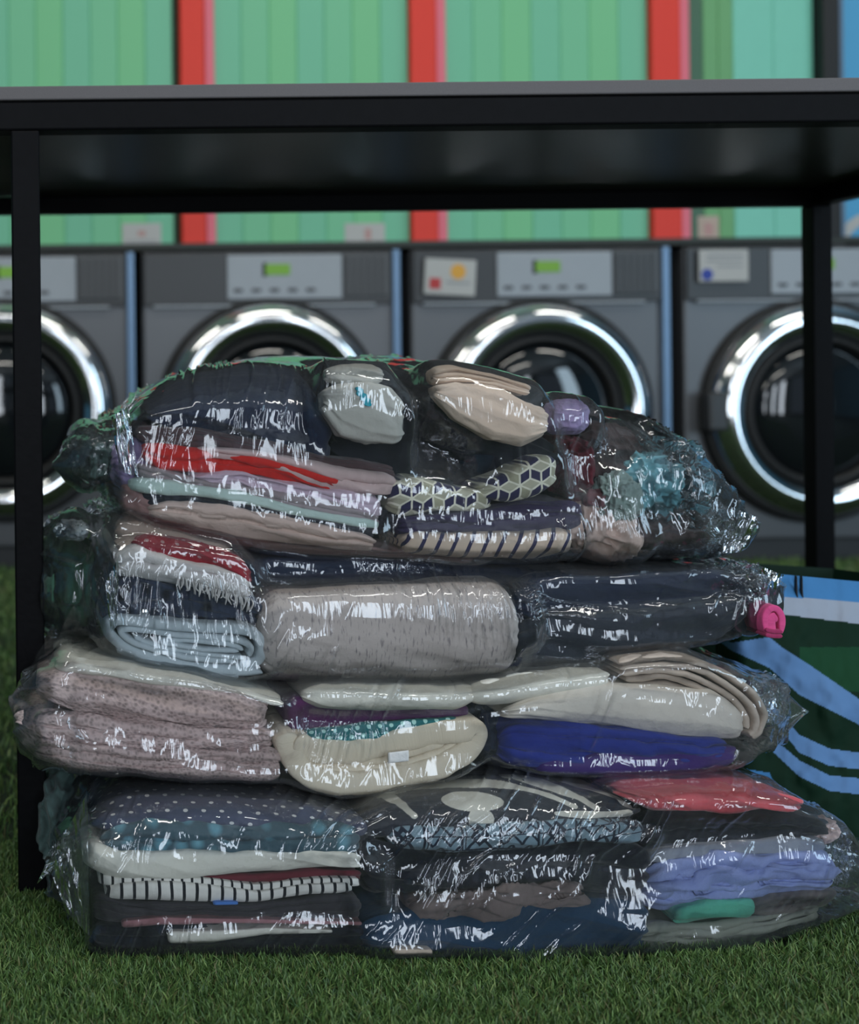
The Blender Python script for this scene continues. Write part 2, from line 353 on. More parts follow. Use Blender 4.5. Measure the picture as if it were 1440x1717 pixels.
notice(1172, 418, 1254, 472, YM-.012, 'white card with a blue corner on the rightmost washer', [(.04, .62, .28, .95, M_bluep, 1), (.15, .15, .9, .22, M_greyp, 0), (.15, .32, .9, .38, M_greyp, 0), (.35, .5, .9, .56, M_greyp, 0)])

# ------------------------------------------------------------------ table
YT = 1.20; YB = 1.79; TX0 = Wv(46, 640, YT)[0]-.0145; TX1 = TX0+1.225
zr0 = Wv(720, 211, YT)[1]; zr1 = Wv(720, 163, YT)[1]; zs = Wv(720, 138, YT)[1]
tb = thing('folding_table', 'work table with grey laminate top on black square steel frame over the pile', 'table', ((TX0+TX1)/2, (YT+YB)/2, 0))
off = tuple(tb.location)
top = box('tabletop', (TX0-.12, YT-.002, zr1+.001), (TX1+.02, YB+.035, zs), M_lam, tb, .0015, off)
box('underside_board', (TX0+.002, YT+.03, zr1-.004), (TX1-.002, YB+.03, zr1+.001), M_under, tb, 0, off)
w = .029
box('rail', (TX0-.12, YT, zr0), (TX1, YT+w, zr1), M_black, tb, .002, off); box('rail', (TX0-.12, YB, zr0), (TX1, YB+w, zr1-.004), M_black, tb, .002, off)
box('side_rail', (TX0, YT+w, zr0), (TX0+w, YB, zr1-.004), M_black, tb, .002, off); box('side_rail', (TX1-w, YT+w, zr0), (TX1, YB, zr1-.004), M_black, tb, .002, off)
for x in (TX0, TX1-w):
    for y in (YT, YB):
        l = box('leg', (x, y+.0003, .006), (x+w, y+w-.0003, zr0), M_black, tb, .002, off)
        box('foot_cap', (x+.002, y+.002, 0), (x+w-.002, y+w-.002, .008), M_rubber, l, .001, off)

# ------------------------------------------------------------------ folded garments
def smooth1(a, k):
    if k < 1: return a
    kk = np.exp(-np.linspace(-2, 2, 2*k+1)**2); kk /= kk.sum()
    return np.convolve(np.pad(a, k, mode='edge'), kk, 'valid')
HUG = {1: [], 2: [], 3: [], 4: []}
BAGNO = [0]
DY = {0: 0, 1: 0.0, 2: -.01, 3: -.016, 4: -.055}
def finish(o, label, cat):
    if label: tag(o, label, cat)
    if BAGNO[0]: HUG[BAGNO[0]].append(o)
    return o
def normals(P):
    du = np.gradient(P, axis=0); dv = np.roll(P, -1, 1)-np.roll(P, 1, 1)
    n = np.cross(du, dv); return n/(np.linalg.norm(n, axis=2, keepdims=True)+1e-12)
def slab(name, label, pts, mat, Y=1.135, D=.24, layers=1, groove=.006, round_=.012, sh=0., ws=.5, amp=.0022, wscale=22, endr=.016, nx=150, nf=54, sm=5, paint=None, cat='clothing', seed=None, parent=None, skew=0.0, endh=.5):
    """a folded cloth: pts are (px, py top, py bottom) on its front; layers = folded edges stacked up the front"""
    Y = Y+DY[BAGNO[0]]
    seed = seed if seed is not None else (len(bpy.data.objects)*13) % 997
    pts = sorted(pts); a = np.array(pts, float); px = np.linspace(a[0, 0], a[-1, 0], nx)
    k = max(1, int(nx*sm/100)) if sm else 0
    tp = smooth1(np.interp(px, a[:, 0], a[:, 1]), k); bt = smooth1(np.interp(px, a[:, 0], a[:, 2]), k)
    if layers > 0:
        tp = tp+3*fbm(px/55, 0*px, seed=seed)*min(1, (amp/.002)); 
    nb = 10
    wv = (1-np.cos(np.linspace(0, math.pi, nf)))/2*.35+np.linspace(0, 1, nf)*.65
    PX, WW = np.meshgrid(px, wv, indexing='ij')
    X0 = Wv(PX, 0*PX+900, Y)[0]
    L = X0[-1, 0]-X0[0, 0]; e = np.minimum(X0-X0[0, 0], X0[-1, 0]-X0); kk = np.sqrt(np.clip(1-(1-np.clip(e/endr, 0, 1))**2, 0, 1))
    mid = (tp+bt)/2
    hk = endh+(1-endh)*kk
    PYT = mid[:, None]+(tp-mid)[:, None]*hk; PYB = mid[:, None]+(bt-mid)[:, None]*hk
    PY = PYB+(PYT-PYB)*WW
    lw = WW*layers+.16*fbm(PX/60, WW*0+seed*.7, seed=seed+3)*np.sin(WW*math.pi)*min(layers, 3)
    gv = 1-np.abs(np.sin(math.pi*lw))**.45 if layers > 1 else 0*WW
    hgt = np.abs(PYB-PYT)*Y/F; rr = np.minimum(round_, hgt*.5)
    q = np.abs(2*WW-1); yo = rr*(1-np.sqrt(np.clip(1-q**(3.2), 0, 1)))+groove*gv+(1-kk)*endr*.9
    if sh: yo = yo+sh*(np.clip((WW-ws)/(1-ws), 0, 1)**1.6)
    # uneven stagger of the layers
    if layers > 1: yo = yo+groove*.5*_h(np.floor(lw).astype(np.int64), 0*PX.astype(np.int64), 0*PX.astype(np.int64), seed)
    YY = Y+yo+skew*(X0-X0[0, 0])
    ZZ = Wv(PX, PY, YY)[1]
    n1 = nb
    t = np.linspace(0, 1, n1+1)[1:]
    yb = Y+D
    Pf = np.stack([X0, YY, ZZ], 2)
    yt = YY[:, -1:]; zt = ZZ[:, -1:]; ybm = YY[:, :1]; zb = ZZ[:, :1]
    top_ = np.stack([np.repeat(X0[:, :1], n1, 1), yt+(yb-yt)*t, zt-(.004*t**2)*np.ones_like(yt)], 2)
    bot_ = np.stack([np.repeat(X0[:, :1], n1, 1), yb+(ybm-yb)*t, zb+0*t], 2)[:, :-1]
    P = np.concatenate([Pf, top_, bot_[:, :]], 1)
    nv = P.shape[1]
    Nn = normals(P)
    seg = np.linalg.norm(np.diff(P[nx//2], axis=0), axis=1); vv = np.concatenate([[0], np.cumsum(seg)])
    U = P[:, :, 0]; Vq = np.broadcast_to(vv, U.shape)
    d = amp*(fbm(U*wscale, Vq*wscale*1.6, seed=seed+5, oct=4)+.6*(1-np.abs(noise(U*wscale*.8+3*Vq*wscale, Vq*wscale*2.5, seed=seed+9))*2))
    P = P+Nn*d[..., None]
    V = P.reshape(-1, 3); i = np.arange(nx-1)[:, None]; j = np.arange(nv)[None]; jn = (j+1) % nv
    Q = np.stack([i*nv+j+0*i, (i+1)*nv+j, (i+1)*nv+jn, i*nv+jn+0*i], 2).reshape(-1, 4)
    cap = [list(range(nv)), list(range((nx-1)*nv, nx*nv))[::-1]]
    col = None
    if paint:
        pyf = np.concatenate([PY, np.broadcast_to(PY[:, -1:]-60*t, (nx, n1)), np.broadcast_to(PY[:, :1]+60*t, (nx, n1))[:, :-1]], 1)
        pxf = np.broadcast_to(px[:, None], pyf.shape)
        col = paint(pxf, pyf).reshape(-1, 3)
    uv = np.stack([U, Vq], 2).reshape(-1, 2)
    o = mesh_np(name, V, Q, mat, uv, col, True, parent, cap)
    return o if parent is not None else finish(o, label, cat)
def catmull(pts, n):
    p = np.array(pts, float); p = np.vstack([2*p[0]-p[1], p, 2*p[-1]-p[-2]]); out = []
    m = len(p)-3
    for k in range(n):
        s = k/(n-1)*m; i = min(int(s), m-1); t = s-i; a, b, c, d = p[i:i+4]
        out.append(.5*((2*b)+(-a+c)*t+(2*a-5*b+4*c-d)*t*t+(-a+3*b-3*c+d)*t**3))
    return np.array(out)
def ribbon(name, label, path, th, mat, Y=1.135, D=.2, n=160, amp=.0008, cat='clothing', parent=None, wob=.004):
    """a sheet of cloth seen end-on: its edge follows path (px, py) and it runs back from the front"""
    Y = Y+DY[BAGNO[0]]; seed = len(bpy.data.objects) % 911
    pp = catmull(path, n); x, z = Wv(pp[:, 0], pp[:, 1], Y); c = np.stack([x, z], 1)
    tg = np.gradient(c, axis=0); tg /= np.linalg.norm(tg, axis=1, keepdims=True)+1e-9; nn = np.stack([-tg[:, 1], tg[:, 0]], 1)
    ln = np.concatenate([[0], np.cumsum(np.linalg.norm(np.diff(c, axis=0), axis=1))])
    prof = [(-.5, 1.0)]+[(-.5, f) for f in (.6, .3, .12)]+[(-.5, .02), (-.42, .007), (-.22, .001), (0, 0), (.22, .001), (.42, .007), (.5, .02)]+[(.5, f) for f in (.12, .3, .6)]+[(.5, 1.0)]
    e = np.minimum(np.arange(n), np.arange(n)[::-1])/5.0; tk = th*np.sqrt(np.clip(1-(1-np.clip(e, 0, 1))**2, .05, 1))
    rows = []
    for (a, f) in prof:
        yy = Y+f*D+wob*fbm(ln*30, ln*0, seed=seed)*(1 if f < .5 else 0)
        off_ = a*tk+amp*fbm(ln*60, ln*0+f*3, seed=seed+2)
        rows.append(np.stack([c[:, 0]+nn[:, 0]*off_, yy*np.ones(n), c[:, 1]+nn[:, 1]*off_], 1))
    P = np.stack(rows, 1); nv = P.shape[1]
    i = np.arange(n-1)[:, None]; j = np.arange(nv)[None]; jn = (j+1) % nv
    Q = np.stack([i*nv+j+0*i, (i+1)*nv+j, (i+1)*nv+jn, i*nv+jn+0*i], 2).reshape(-1, 4)
    uv = np.stack([np.broadcast_to(ln[:, None], (n, nv)), np.broadcast_to(np.array([f*D for a, f in prof])[None], (n, nv))], 2).reshape(-1, 2)
    o = mesh_np(name, P.reshape(-1, 3), Q, mat, uv, None, True, parent, [list(range(nv)), list(range((n-1)*nv, n*nv))[::-1]])
    return o if parent is not None else finish(o, label, cat)
def crumple(name, label, px, py, rx, ry, mat, Y=1.14, ryd=.05, rot=0, amp=.25, freq=2.2, cat='clothing', n=90, seed=None, parent=None):
    Y = Y+DY[BAGNO[0]]; seed = seed or len(bpy.data.objects)*7 % 877
    th = np.linspace(.02, math.pi-.02, n)[:, None]; ph = np.linspace(0, 2*math.pi, n*2, endpoint=False)[None]
    X = np.sin(th)*np.cos(ph); Z = np.sin(th)*np.sin(ph); Yd = np.cos(th)+0*ph
    sq = lambda a: np.sign(a)*np.abs(a)**.8
    n3 = fbm(X*freq+5, Yd*freq, Z*freq, seed, 3); rid = 1-2*np.abs(noise(X*freq*1.7, Yd*freq*1.7, Z*freq*1.7, seed+4))
    r = 1+amp*(n3*.8+.45*rid)
    cr, sr = math.cos(rot), math.sin(rot); a = sq(X)*r*rx; b = sq(Z)*r*ry
    PXX = px+a*cr-b*sr; PYY = py-(a*sr+b*cr); yc = Y+ryd
    x, z = Wv(PXX, PYY, Y); yy = yc-Yd*r*ryd
    P = np.stack([x, yy, z], 2); nv = P.shape[1]
    i = np.arange(n-1)[:, None]; j = np.arange(nv)[None]; jn = (j+1) % nv
    Q = np.stack([i*nv+j+0*i, (i+1)*nv+j, (i+1)*nv+jn, i*nv+jn+0*i], 2).reshape(-1, 4)
    uv = np.stack([x*1.3, z+yy*.7], 2).reshape(-1, 2)
    o = mesh_np(name, P.reshape(-1, 3), Q, mat, uv, None, True, parent, [list(range(nv)), list(range((n-1)*nv, n*nv))[::-1]])
    return o if parent is not None else finish(o, label, cat)

# prints
A = lambda c, g=2.0: np.array(alb(c, g))
def paint_cubes(x, y):
    s = 21.0; X = x/s; Yy = (y+.12*x)/s*1.12
    q = (math.sqrt(3)/3*X-Yy/3); r = 2/3*Yy; cx, cz, cy = q, r, -q-r
    rx, ry, rz = np.round(cx), np.round(cy), np.round(cz); dx, dy, dz = abs(rx-cx), abs(ry-cy), abs(rz-cz)
    m1 = (dx > dy) & (dx > dz); m2 = ~m1 & (dy > dz); rx = np.where(m1, -ry-rz, rx); ry = np.where(m2, -rx-rz, ry); rz = np.where(~m1 & ~m2, -rx-ry, rz)
    hx = X-math.sqrt(3)*(rx+rz/2); hy = Yy-1.5*rz
    ang = (np.degrees(np.arctan2(hy, hx))+360+30) % 360; f = np.floor(ang/120).astype(int)
    d = np.minimum.reduce([np.abs(np.sin(np.radians(ang-k)))*np.hypot(hx, hy)+(np.cos(np.radians(ang-k)) < 0)*9 for k in (0, 120, 240)])
    hd = math.sqrt(3)/2-np.max([np.abs(hx), np.abs(.5*hx+math.sqrt(3)/2*hy), np.abs(.5*hx-math.sqrt(3)/2*hy)], axis=0)
    pal = np.array([A((38, 36, 62)), A((128, 126, 108)), A((140, 138, 122))]); c = pal[f % 3]
    alt = (np.abs(rx+2*rz) % 2 == 1); c = np.where((alt & (f == 1))[..., None], A((40, 38, 60)), c)
    c = np.where((np.minimum(d, hd) < .075)[..., None], A((176, 174, 160)), c); return c
def paint_tribal(x, y):
    yy = y+.10*(x-760)-8*np.sin((x-760)/100); u = (x % 64)/64; v = ((yy-1370) % 66)/66
    tri = np.abs(((x/15) % 2)-1); ln = np.zeros_like(x, bool)
    b1 = (x % 128 < 64)
    t1 = np.abs(np.abs(u-.5)*2-np.abs(v-.5)*2); ln |= b1 & (t1 < .10)
    ln |= b1 & (np.abs(np.abs(u-.5)*2+np.abs(v-.5)*2-.45) < .12)
    ln |= ~b1 & (np.abs((v*4) % 1-tri*.9) < .16)
    ln |= (u < .06) | ((u > .12) & (u < .15)) | (np.abs((v*3) % 1-.5) < .05)
    c = np.where(ln[..., None], A((24, 30, 42)), A((98, 116, 126))); return c
def paint_abstract(x, y):
    def ell(cx, cy, a, b, r=0):
        c, s = math.cos(r), math.sin(r); X = (x-cx)*c+(y-cy)*s; Y = -(x-cx)*s+(y-cy)*c; return (X/a)**2+(Y/b)**2
    def stroke(pts, w0, w1):
        p = catmull(pts, 160); w0, w1 = w0*1.5, w1*1.4; hit = np.zeros(x.shape, bool)
        for k in range(160): hit |= np.hypot(x-p[k, 0], (y-p[k, 1])*1.15) < (w0+(w1-w0)*k/159)*(.55+.45*math.sin(math.pi*min(1, (k+8)/120.)))
        return hit
    pale = (ell(795, 1344, 52, 17) < 1) | (ell(803, 1374, 22, 20) < 1)
    pale |= stroke([(645, 1338), (700, 1322), (780, 1314), (860, 1316), (930, 1332), (965, 1350)], 3, 7)
    pale |= stroke([(868, 1303), (920, 1312), (975, 1332), (1000, 1352)], 4, 9)
    pale |= stroke([(940, 1302), (990, 1308), (1040, 1328), (1066, 1348)], 5, 15)
    pale |= stroke([(930, 1364), (990, 1366), (1050, 1364)], 4, 9)
    pale |= stroke([(648, 1330), (672, 1344), (690, 1368)], 6, 8)
    return np.where(pale[..., None], A((158, 156, 148)), A((34, 36, 42)))

K = {}
def ck(key, *a, **k):
    if key not in K: K[key] = cloth(key, *a, **k)
    return K[key]
c_black = ck('black_jersey', (26, 28, 34)); c_navy = ck('navy_jersey', (28, 34, 50), bump=.2); c_brownk = ck('dark_brown_jersey', (62, 48, 50))
c_pink = ck('pale_pink_cotton', (158, 140, 138)); c_red = ck('red_jersey', (186, 42, 38), g=1.35); c_lilac = ck('lilac_cotton', (150, 136, 148))
c_greym = ck('mauve_grey_cotton', (112, 104, 106)); c_mint = ck('mint_cotton', (138, 156, 150)); c_beigep = ck('beige_pink_cotton', (158, 140, 132))
c_grey = ck('light_grey_rib', (142, 140, 134), weave=1500, bump=.6); c_cream = ck('cream_rib', (168, 152, 138), weave=1500, bump=.5)
c_purplen = ck('purple_navy_cotton', (46, 40, 62)); c_brown = ck('brown_cotton', (84, 68, 64)); c_maroon = ck('maroon_cotton', (80, 32, 40)); c_lav = ck('lavender_cotton', (112, 100, 130))
c_teal = ck('teal_satin', (90, 134, 142), rough=.5); c_white = ck('white_cotton', (166, 164, 156)); c_white2 = ck('off_white_cotton', (164, 158, 150))
c_bgrey = ck('blue_grey_cotton', (138, 146, 150)); c_dgreen = ck('dark_green_cotton', (40, 66, 54))

# ---- topmost bag
BAGNO[0] = 1
slab('folded_sweater', 'black filler cloth added to darken the back of the topmost bag behind the socks', [(250, 690, 900), (320, 640, 915), (430, 612, 925), (700, 606, 930), (900, 640, 930), (985, 690, 930)], c_black, Y=1.21, D=.17, layers=1, sh=.05, ws=.6, amp=.005)  # filler added at the back so gaps between garments look dark
slab('folded_sweater', 'navy black sweater bulging over the pink and red folded stack in topmost bag', [(255, 672, 706), (330, 634, 722), (430, 616, 742), (520, 616, 768), (562, 650, 788)], c_navy, Y=1.14, D=.2, layers=1, round_=.03, sh=.04, ws=.45, amp=.004, wscale=14)
slab('folded_sweater', 'black sweater between the two pairs of socks in topmost bag', [(560, 660, 790), (600, 622, 800), (700, 614, 806), (790, 640, 812), (900, 690, 800), (940, 730, 790)], c_black, Y=1.162, D=.2, layers=1, round_=.03, sh=.04, ws=.5, amp=.006, wscale=16)
slab('folded_trousers', 'dark brown folded cloth just above the pink layer in topmost bag', [(236, 712, 740), (330, 718, 752), (450, 742, 776), (560, 764, 790), (668, 782, 800)], c_brownk, layers=3, groove=.004)
slab('folded_shirt', 'pale pink folded shirt directly above the red one in topmost bag', [(330, 748, 762), (430, 754, 776), (520, 772, 808), (600, 785, 830), (671, 794, 832)], c_pink, layers=2, groove=.004, endr=.02, Y=1.128)
slab('folded_shirt', 'bright red folded shirt in the left stack of topmost bag', [(243, 742, 768), (270, 742, 796), (330, 748, 797), (420, 762, 790), (500, 782, 806), (580, 808, 826)], c_red, layers=2, groove=.006, Y=1.131, amp=.004)
slab('folded_shirt', 'lilac folded shirt under the red one in topmost bag', [(320, 790, 815), (400, 790, 812), (470, 800, 830), (560, 818, 848), (645, 832, 868)], c_lilac, layers=2, groove=.005, Y=1.130, amp=.004)
slab('folded_shirt', 'mauve grey folded shirt between lilac and mint layers in topmost bag', [(230, 770, 798), (330, 800, 822), (430, 814, 838), (540, 838, 862), (641, 856, 888)], c_greym, layers=2, groove=.005, Y=1.134)
slab('folded_shirt', 'thin mint green folded shirt in the left stack of topmost bag', [(218, 800, 826), (300, 808, 828), (400, 822, 840), (500, 850, 866), (600, 870, 882), (640, 876, 886)], c_mint, layers=1, Y=1.132)
slab('folded_shirt', 'black folded shirt between the mint and beige layers in topmost bag', [(235, 824, 850), (320, 824, 846), (420, 838, 862), (520, 862, 886), (600, 880, 904), (632, 884, 900)], c_black, layers=2, groove=.004, Y=1.136)
slab('folded_trousers', 'beige pink folded trousers at the bottom left of topmost bag', [(250, 848, 866), (280, 838, 878), (380, 844, 896), (480, 864, 908), (560, 886, 918), (634, 902, 922)], c_beigep, layers=2, groove=.006, Y=1.126, amp=.003)
slab('folded_trousers', 'dusty rose cloth lying flat under everything in topmost bag', [(205, 800, 860), (300, 866, 892), (400, 888, 914), (520, 906, 928), (700, 920, 936), (800, 926, 944)], ck('dusty_rose', (112, 88, 86)), layers=2, groove=.004, Y=1.138)
slab('folded_blanket', 'pale lilac cloth at the left end of topmost bag', [(190, 745, 812), (225, 735, 830), (250, 740, 850), (300, 770, 868)], c_lav, layers=3, Y=1.15, D=.18)
crumple('balled_clothes', 'slate grey ball toned like hazy film at left end of topmost bag', 170, 775, 34, 42, ck('slate_film_haze', (66, 82, 80)), Y=1.17, ryd=.08)  # colour lightened to imitate pale, shiny film at this end
# socks
def socks(label, parts_, mat):
    t = thing('sock_pair', label, 'socks', tuple(Wp(parts_[0][1][0][0], parts_[0][1][0][2], 1.13)))
    for nm, pts, kw in parts_:
        o = slab(nm, None, pts, mat, parent=t, **kw); o.matrix_parent_inverse = Matrix.Translation(-Vector(t.location)); HUG[1].append(o)
    return t
sg = socks('light grey folded socks with a teal mark, left of the cream pair in topmost bag', [
    ('foot', [(548, 655, 690), (575, 645, 730), (620, 644, 742), (660, 652, 742), (679, 672, 738)], dict(Y=1.122, D=.03, layers=1, endr=.008, nx=80, round_=.006, sm=2, amp=.003, endh=.8)),
    ('cuff', [(555, 618, 640), (580, 612, 645), (630, 612, 646), (651, 620, 640)], dict(Y=1.128, D=.03, layers=2, groove=.005, endr=.012, nx=70))], c_grey)
mk = []
tealmark = catmull([(598, 650), (606, 657), (600, 659), (612, 665), (607, 668), (618, 673), (612, 676), (622, 678)], 60)
r = ribbon('woven_mark', None, [(598, 650), (606, 656), (602, 660), (612, 664), (608, 668), (618, 672), (614, 676), (623, 679)], .0042, ck('teal_thread', (30, 125, 140)), Y=1.1185, D=.006, n=70, amp=0, parent=sg, wob=0)
r.matrix_parent_inverse = Matrix.Translation(-Vector(sg.location))
socks('cream folded socks, the larger pair right of centre in topmost bag', [
    ('foot', [(738, 648, 665), (770, 640, 700), (830, 648, 738), (880, 668, 745), (924, 690, 728)], dict(Y=1.120, D=.03, layers=1, endr=.008, nx=90, round_=.006, sm=2, amp=.003, endh=.8)),
    ('cuff', [(735, 614, 645), (770, 614, 642), (830, 628, 648), (895, 645, 664)], dict(Y=1.130, D=.03, layers=3, groove=.005, endr=.01, nx=80))], c_cream)
crumple('balled_socks', 'small lilac folded garment right of the cream socks in topmost bag', 962, 700, 36, 30, c_lav, Y=1.135, ryd=.02, amp=.12)
cub = cloth('cube_print_cotton', (128, 126, 108), vcol=True)
slab('folded_shirt', 'cloth with tumbling-cube print folded flat, left lobe in middle of topmost bag', [(660, 806, 862), (700, 800, 860), (760, 814, 858), (830, 826, 852)], cub, Y=1.128, layers=1, nx=260, nf=90, paint=paint_cubes, sm=5, round_=.01)
slab('folded_shirt', 'cloth with tumbling-cube print, raised right lobe under the cream socks', [(812, 812, 836), (860, 792, 840), (905, 768, 834), (944, 762, 812)], cub, Y=1.122, layers=1, nx=200, nf=110, paint=paint_cubes, sm=5, round_=.012)
slab('folded_trousers', 'dark purple navy trousers under the cube print cloth in topmost bag', [(672, 866, 898), (760, 858, 898), (860, 846, 892), (960, 838, 886), (985, 842, 880)], c_purplen, Y=1.132, layers=2, amp=.003)
slab('folded_shirt', 'beige shirt with navy stripes at the bottom centre of topmost bag', [(682, 896, 930), (760, 892, 934), (880, 890, 934), (964, 888, 928)], cloth('beige_navy_stripe', (160, 144, 130), kind='slant', col2=(40, 38, 62), k1=.0150), Y=1.124, layers=1, round_=.012)
crumple('balled_clothes', 'maroon garment crumpled right of the cube print cloth in topmost bag', 975, 785, 34, 48, c_maroon, Y=1.15, ryd=.04)
crumple('balled_clothes', 'brown garment crumpled in the right end of topmost bag', 1040, 770, 60, 55, ck('umber', (58, 46, 46)), Y=1.16, ryd=.05)
crumple('balled_clothes', 'beige garment crumpled at the lower right of topmost bag', 1030, 895, 62, 46, c_beigep, Y=1.135, ryd=.05, rot=-.3, amp=.35)
crumple('balled_clothes', 'dark rose garment above the beige one in right end of topmost bag', 1040, 840, 58, 36, ck('rosewood', (88, 58, 62)), Y=1.145, ryd=.05, amp=.3)
crumple('balled_clothes', 'dark brown garment with satin folds at lower right tip of topmost bag', 1140, 898, 66, 38, ck('dark_umber', (62, 52, 52), rough=.5), Y=1.14, ryd=.05, amp=.35)
crumple('balled_clothes', 'teal satin garment crumpled in the right end of topmost bag', 1105, 815, 52, 52, c_teal, Y=1.14, ryd=.04, amp=.4, freq=3)
crumple('balled_clothes', 'grey mint cloth scrap beside the teal satin one in topmost bag', 1052, 838, 32, 40, ck('mint_grey', (106, 120, 116)), Y=1.131, ryd=.02, amp=.35, freq=3)

# ---- second bag
BAGNO[0] = 2
slab('folded_sweater', 'black sweater lying along the top of the second bag down', [(390, 928, 985), (500, 925, 985), (800, 938, 985), (1000, 948, 990), (1200, 950, 1010)], c_navy, Y=1.165, D=.2, layers=1, amp=.003)
slab('folded_trousers', 'beige brown cloth under the topmost bag at the left of second bag', [(200, 868, 930), (290, 872, 925), (384, 895, 930)], ck('beige_brown', (120, 106, 96)), Y=1.15, layers=1, amp=.004)
slab('knitted_scarf', 'crimson knitted cloth with white flecks in the second bag down', [(228, 896, 935), (260, 898, 955), (330, 908, 955), (400, 930, 975), (418, 950, 985)], cloth('crimson_knit', (126, 28, 40), g=1.3, kind='smalldots', col2=(150, 120, 120), k1=.014, bump=.6, weave=900), Y=1.134, layers=1, amp=.004)
ft = thing('fringed_towel', 'pale grey fringed towel under the crimson knit in the second bag down', 'towel', tuple(Wp(300, 1000, 1.13)))
o = slab('towel_body', None, [(196, 925, 968), (230, 914, 966), (300, 934, 975), (360, 944, 988), (422, 968, 1006)], ck('pale_grey_terry', (150, 148, 146), weave=900, bump=.8), Y=1.128, layers=2, groove=.006, amp=.003, parent=ft); o.matrix_parent_inverse = Matrix.Translation(-Vector(ft.location)); HUG[2].append(o)
for k in range(46):
    x = 300+k*2.7; y = 966+k*.85
    o = ribbon('tassel', None, [(x, y), (x+random.uniform(-4, 4), y+9), (x+random.uniform(-5, 6), y+random.uniform(14, 24))], .0013, K['pale_grey_terry'], Y=1.1245+random.uniform(0, .002), D=.003, n=14, amp=.0002, parent=ft, wob=0); o.matrix_parent_inverse = Matrix.Translation(-Vector(ft.location))
c_denim = cloth('dark_denim', (40, 46, 60), kind='blotch', col2=(22, 24, 30), k1=70)
jn = thing('folded_jeans', 'dark denim jeans with metal button at the left of second bag down', 'clothing', tuple(Wp(310, 1040, 1.13)))
o = slab('jeans_body', None, [(178, 984, 1050), (240, 966, 1048), (320, 972, 1046), (400, 990, 1044), (441, 1008, 1056)], c_denim, Y=1.135, layers=2, groove=.005, amp=.006, wscale=30, parent=jn); o.matrix_parent_inverse = Matrix.Translation(-Vector(jn.location)); HUG[2].append(o)
bm = bmesh.new(); bmesh.ops.create_uvsphere(bm, u_segments=16, v_segments=8, radius=.0045); bmesh.ops.scale(bm, verts=bm.verts, vec=(1, .4, 1)); p_ = Wp(242, 1027, 1.127)-Vector(jn.location); bmesh.ops.translate(bm, verts=bm.verts, vec=p_)
bm_obj('button', bm, M_chrome, jn, True)
# light trousers: nested folds seen end-on
lt = thing('folded_trousers', 'pale blue grey trousers folded over, layers showing, bottom left of second bag', 'clothing', tuple(Wp(310, 1130, 1.13)))
for nm, path, th in (('outer_fold', [(440, 1128), (330, 1120), (230, 1096), (186, 1068), (182, 1048), (205, 1041), (300, 1050), (400, 1056), (432, 1068), (441, 1090), (432, 1110), (400, 1116)], .010),
                     ('inner_fold', [(398, 1112), (320, 1104), (240, 1084), (204, 1062), (225, 1056), (300, 1066), (390, 1072), (420, 1084), (418, 1100)], .006),
                     ('inner_fold', [(410, 1104), (330, 1096), (262, 1084), (226, 1068)], .005),
                     ('inner_fold', [(400, 1092), (330, 1088), (270, 1076), (300, 1074), (380, 1080), (408, 1090)], .005),
                     ('waistband', [(196, 1090), (260, 1112), (330, 1126), (400, 1134)], .008)):
    o = ribbon(nm, None, path, th, c_bgrey, Y=1.126, D=.2, parent=lt, n=150); o.matrix_parent_inverse = Matrix.Translation(-Vector(lt.location)); HUG[2].append(o)
slab('rolled_blanket', 'oatmeal flecked blanket roll in the middle of second bag down', [(438, 1000, 1128), (470, 988, 1136), (560, 980, 1141), (700, 972, 1143), (840, 964, 1141), (868, 975, 1132), (878, 1010, 1110)], cloth('oatmeal_fleck', (146, 138, 134), kind='fleck', col2=(98, 92, 94), k1=1), Y=1.118, D=.2, layers=1, round_=.05, amp=.0016, endr=.02, nf=80, sm=3, cat='blanket')
slab('folded_trousers', 'navy trousers folded across the upper right of second bag down', [(872, 965, 1040), (950, 955, 1035), (1100, 948, 1025), (1220, 950, 1012), (1285, 970, 1005)], c_navy, Y=1.142, D=.18, layers=1, round_=.03, amp=.004, skew=.08)
slab('folded_trousers', 'black trousers folded along the lower right of second bag down', [(868, 1040, 1122), (950, 1032, 1120), (1100, 1024, 1098), (1220, 1012, 1068), (1275, 1004, 1035)], ck('ink_jersey', (34, 38, 46)), Y=1.132, D=.18, layers=1, round_=.03, amp=.004, skew=.08)
crumple('balled_socks', 'black sock ball above the fold at the right of second bag', 1185, 995, 24, 22, c_black, Y=1.165, ryd=.02)
crumple('balled_clothes', 'dark green garment in the left end of second bag', 118, 990, 52, 78, c_dgreen, Y=1.20, ryd=.07, amp=.3)
crumple('balled_clothes', 'pale scrap of cloth at upper left corner of second bag', 122, 893, 26, 16, c_bgrey, Y=1.18, ryd=.02, amp=.3)

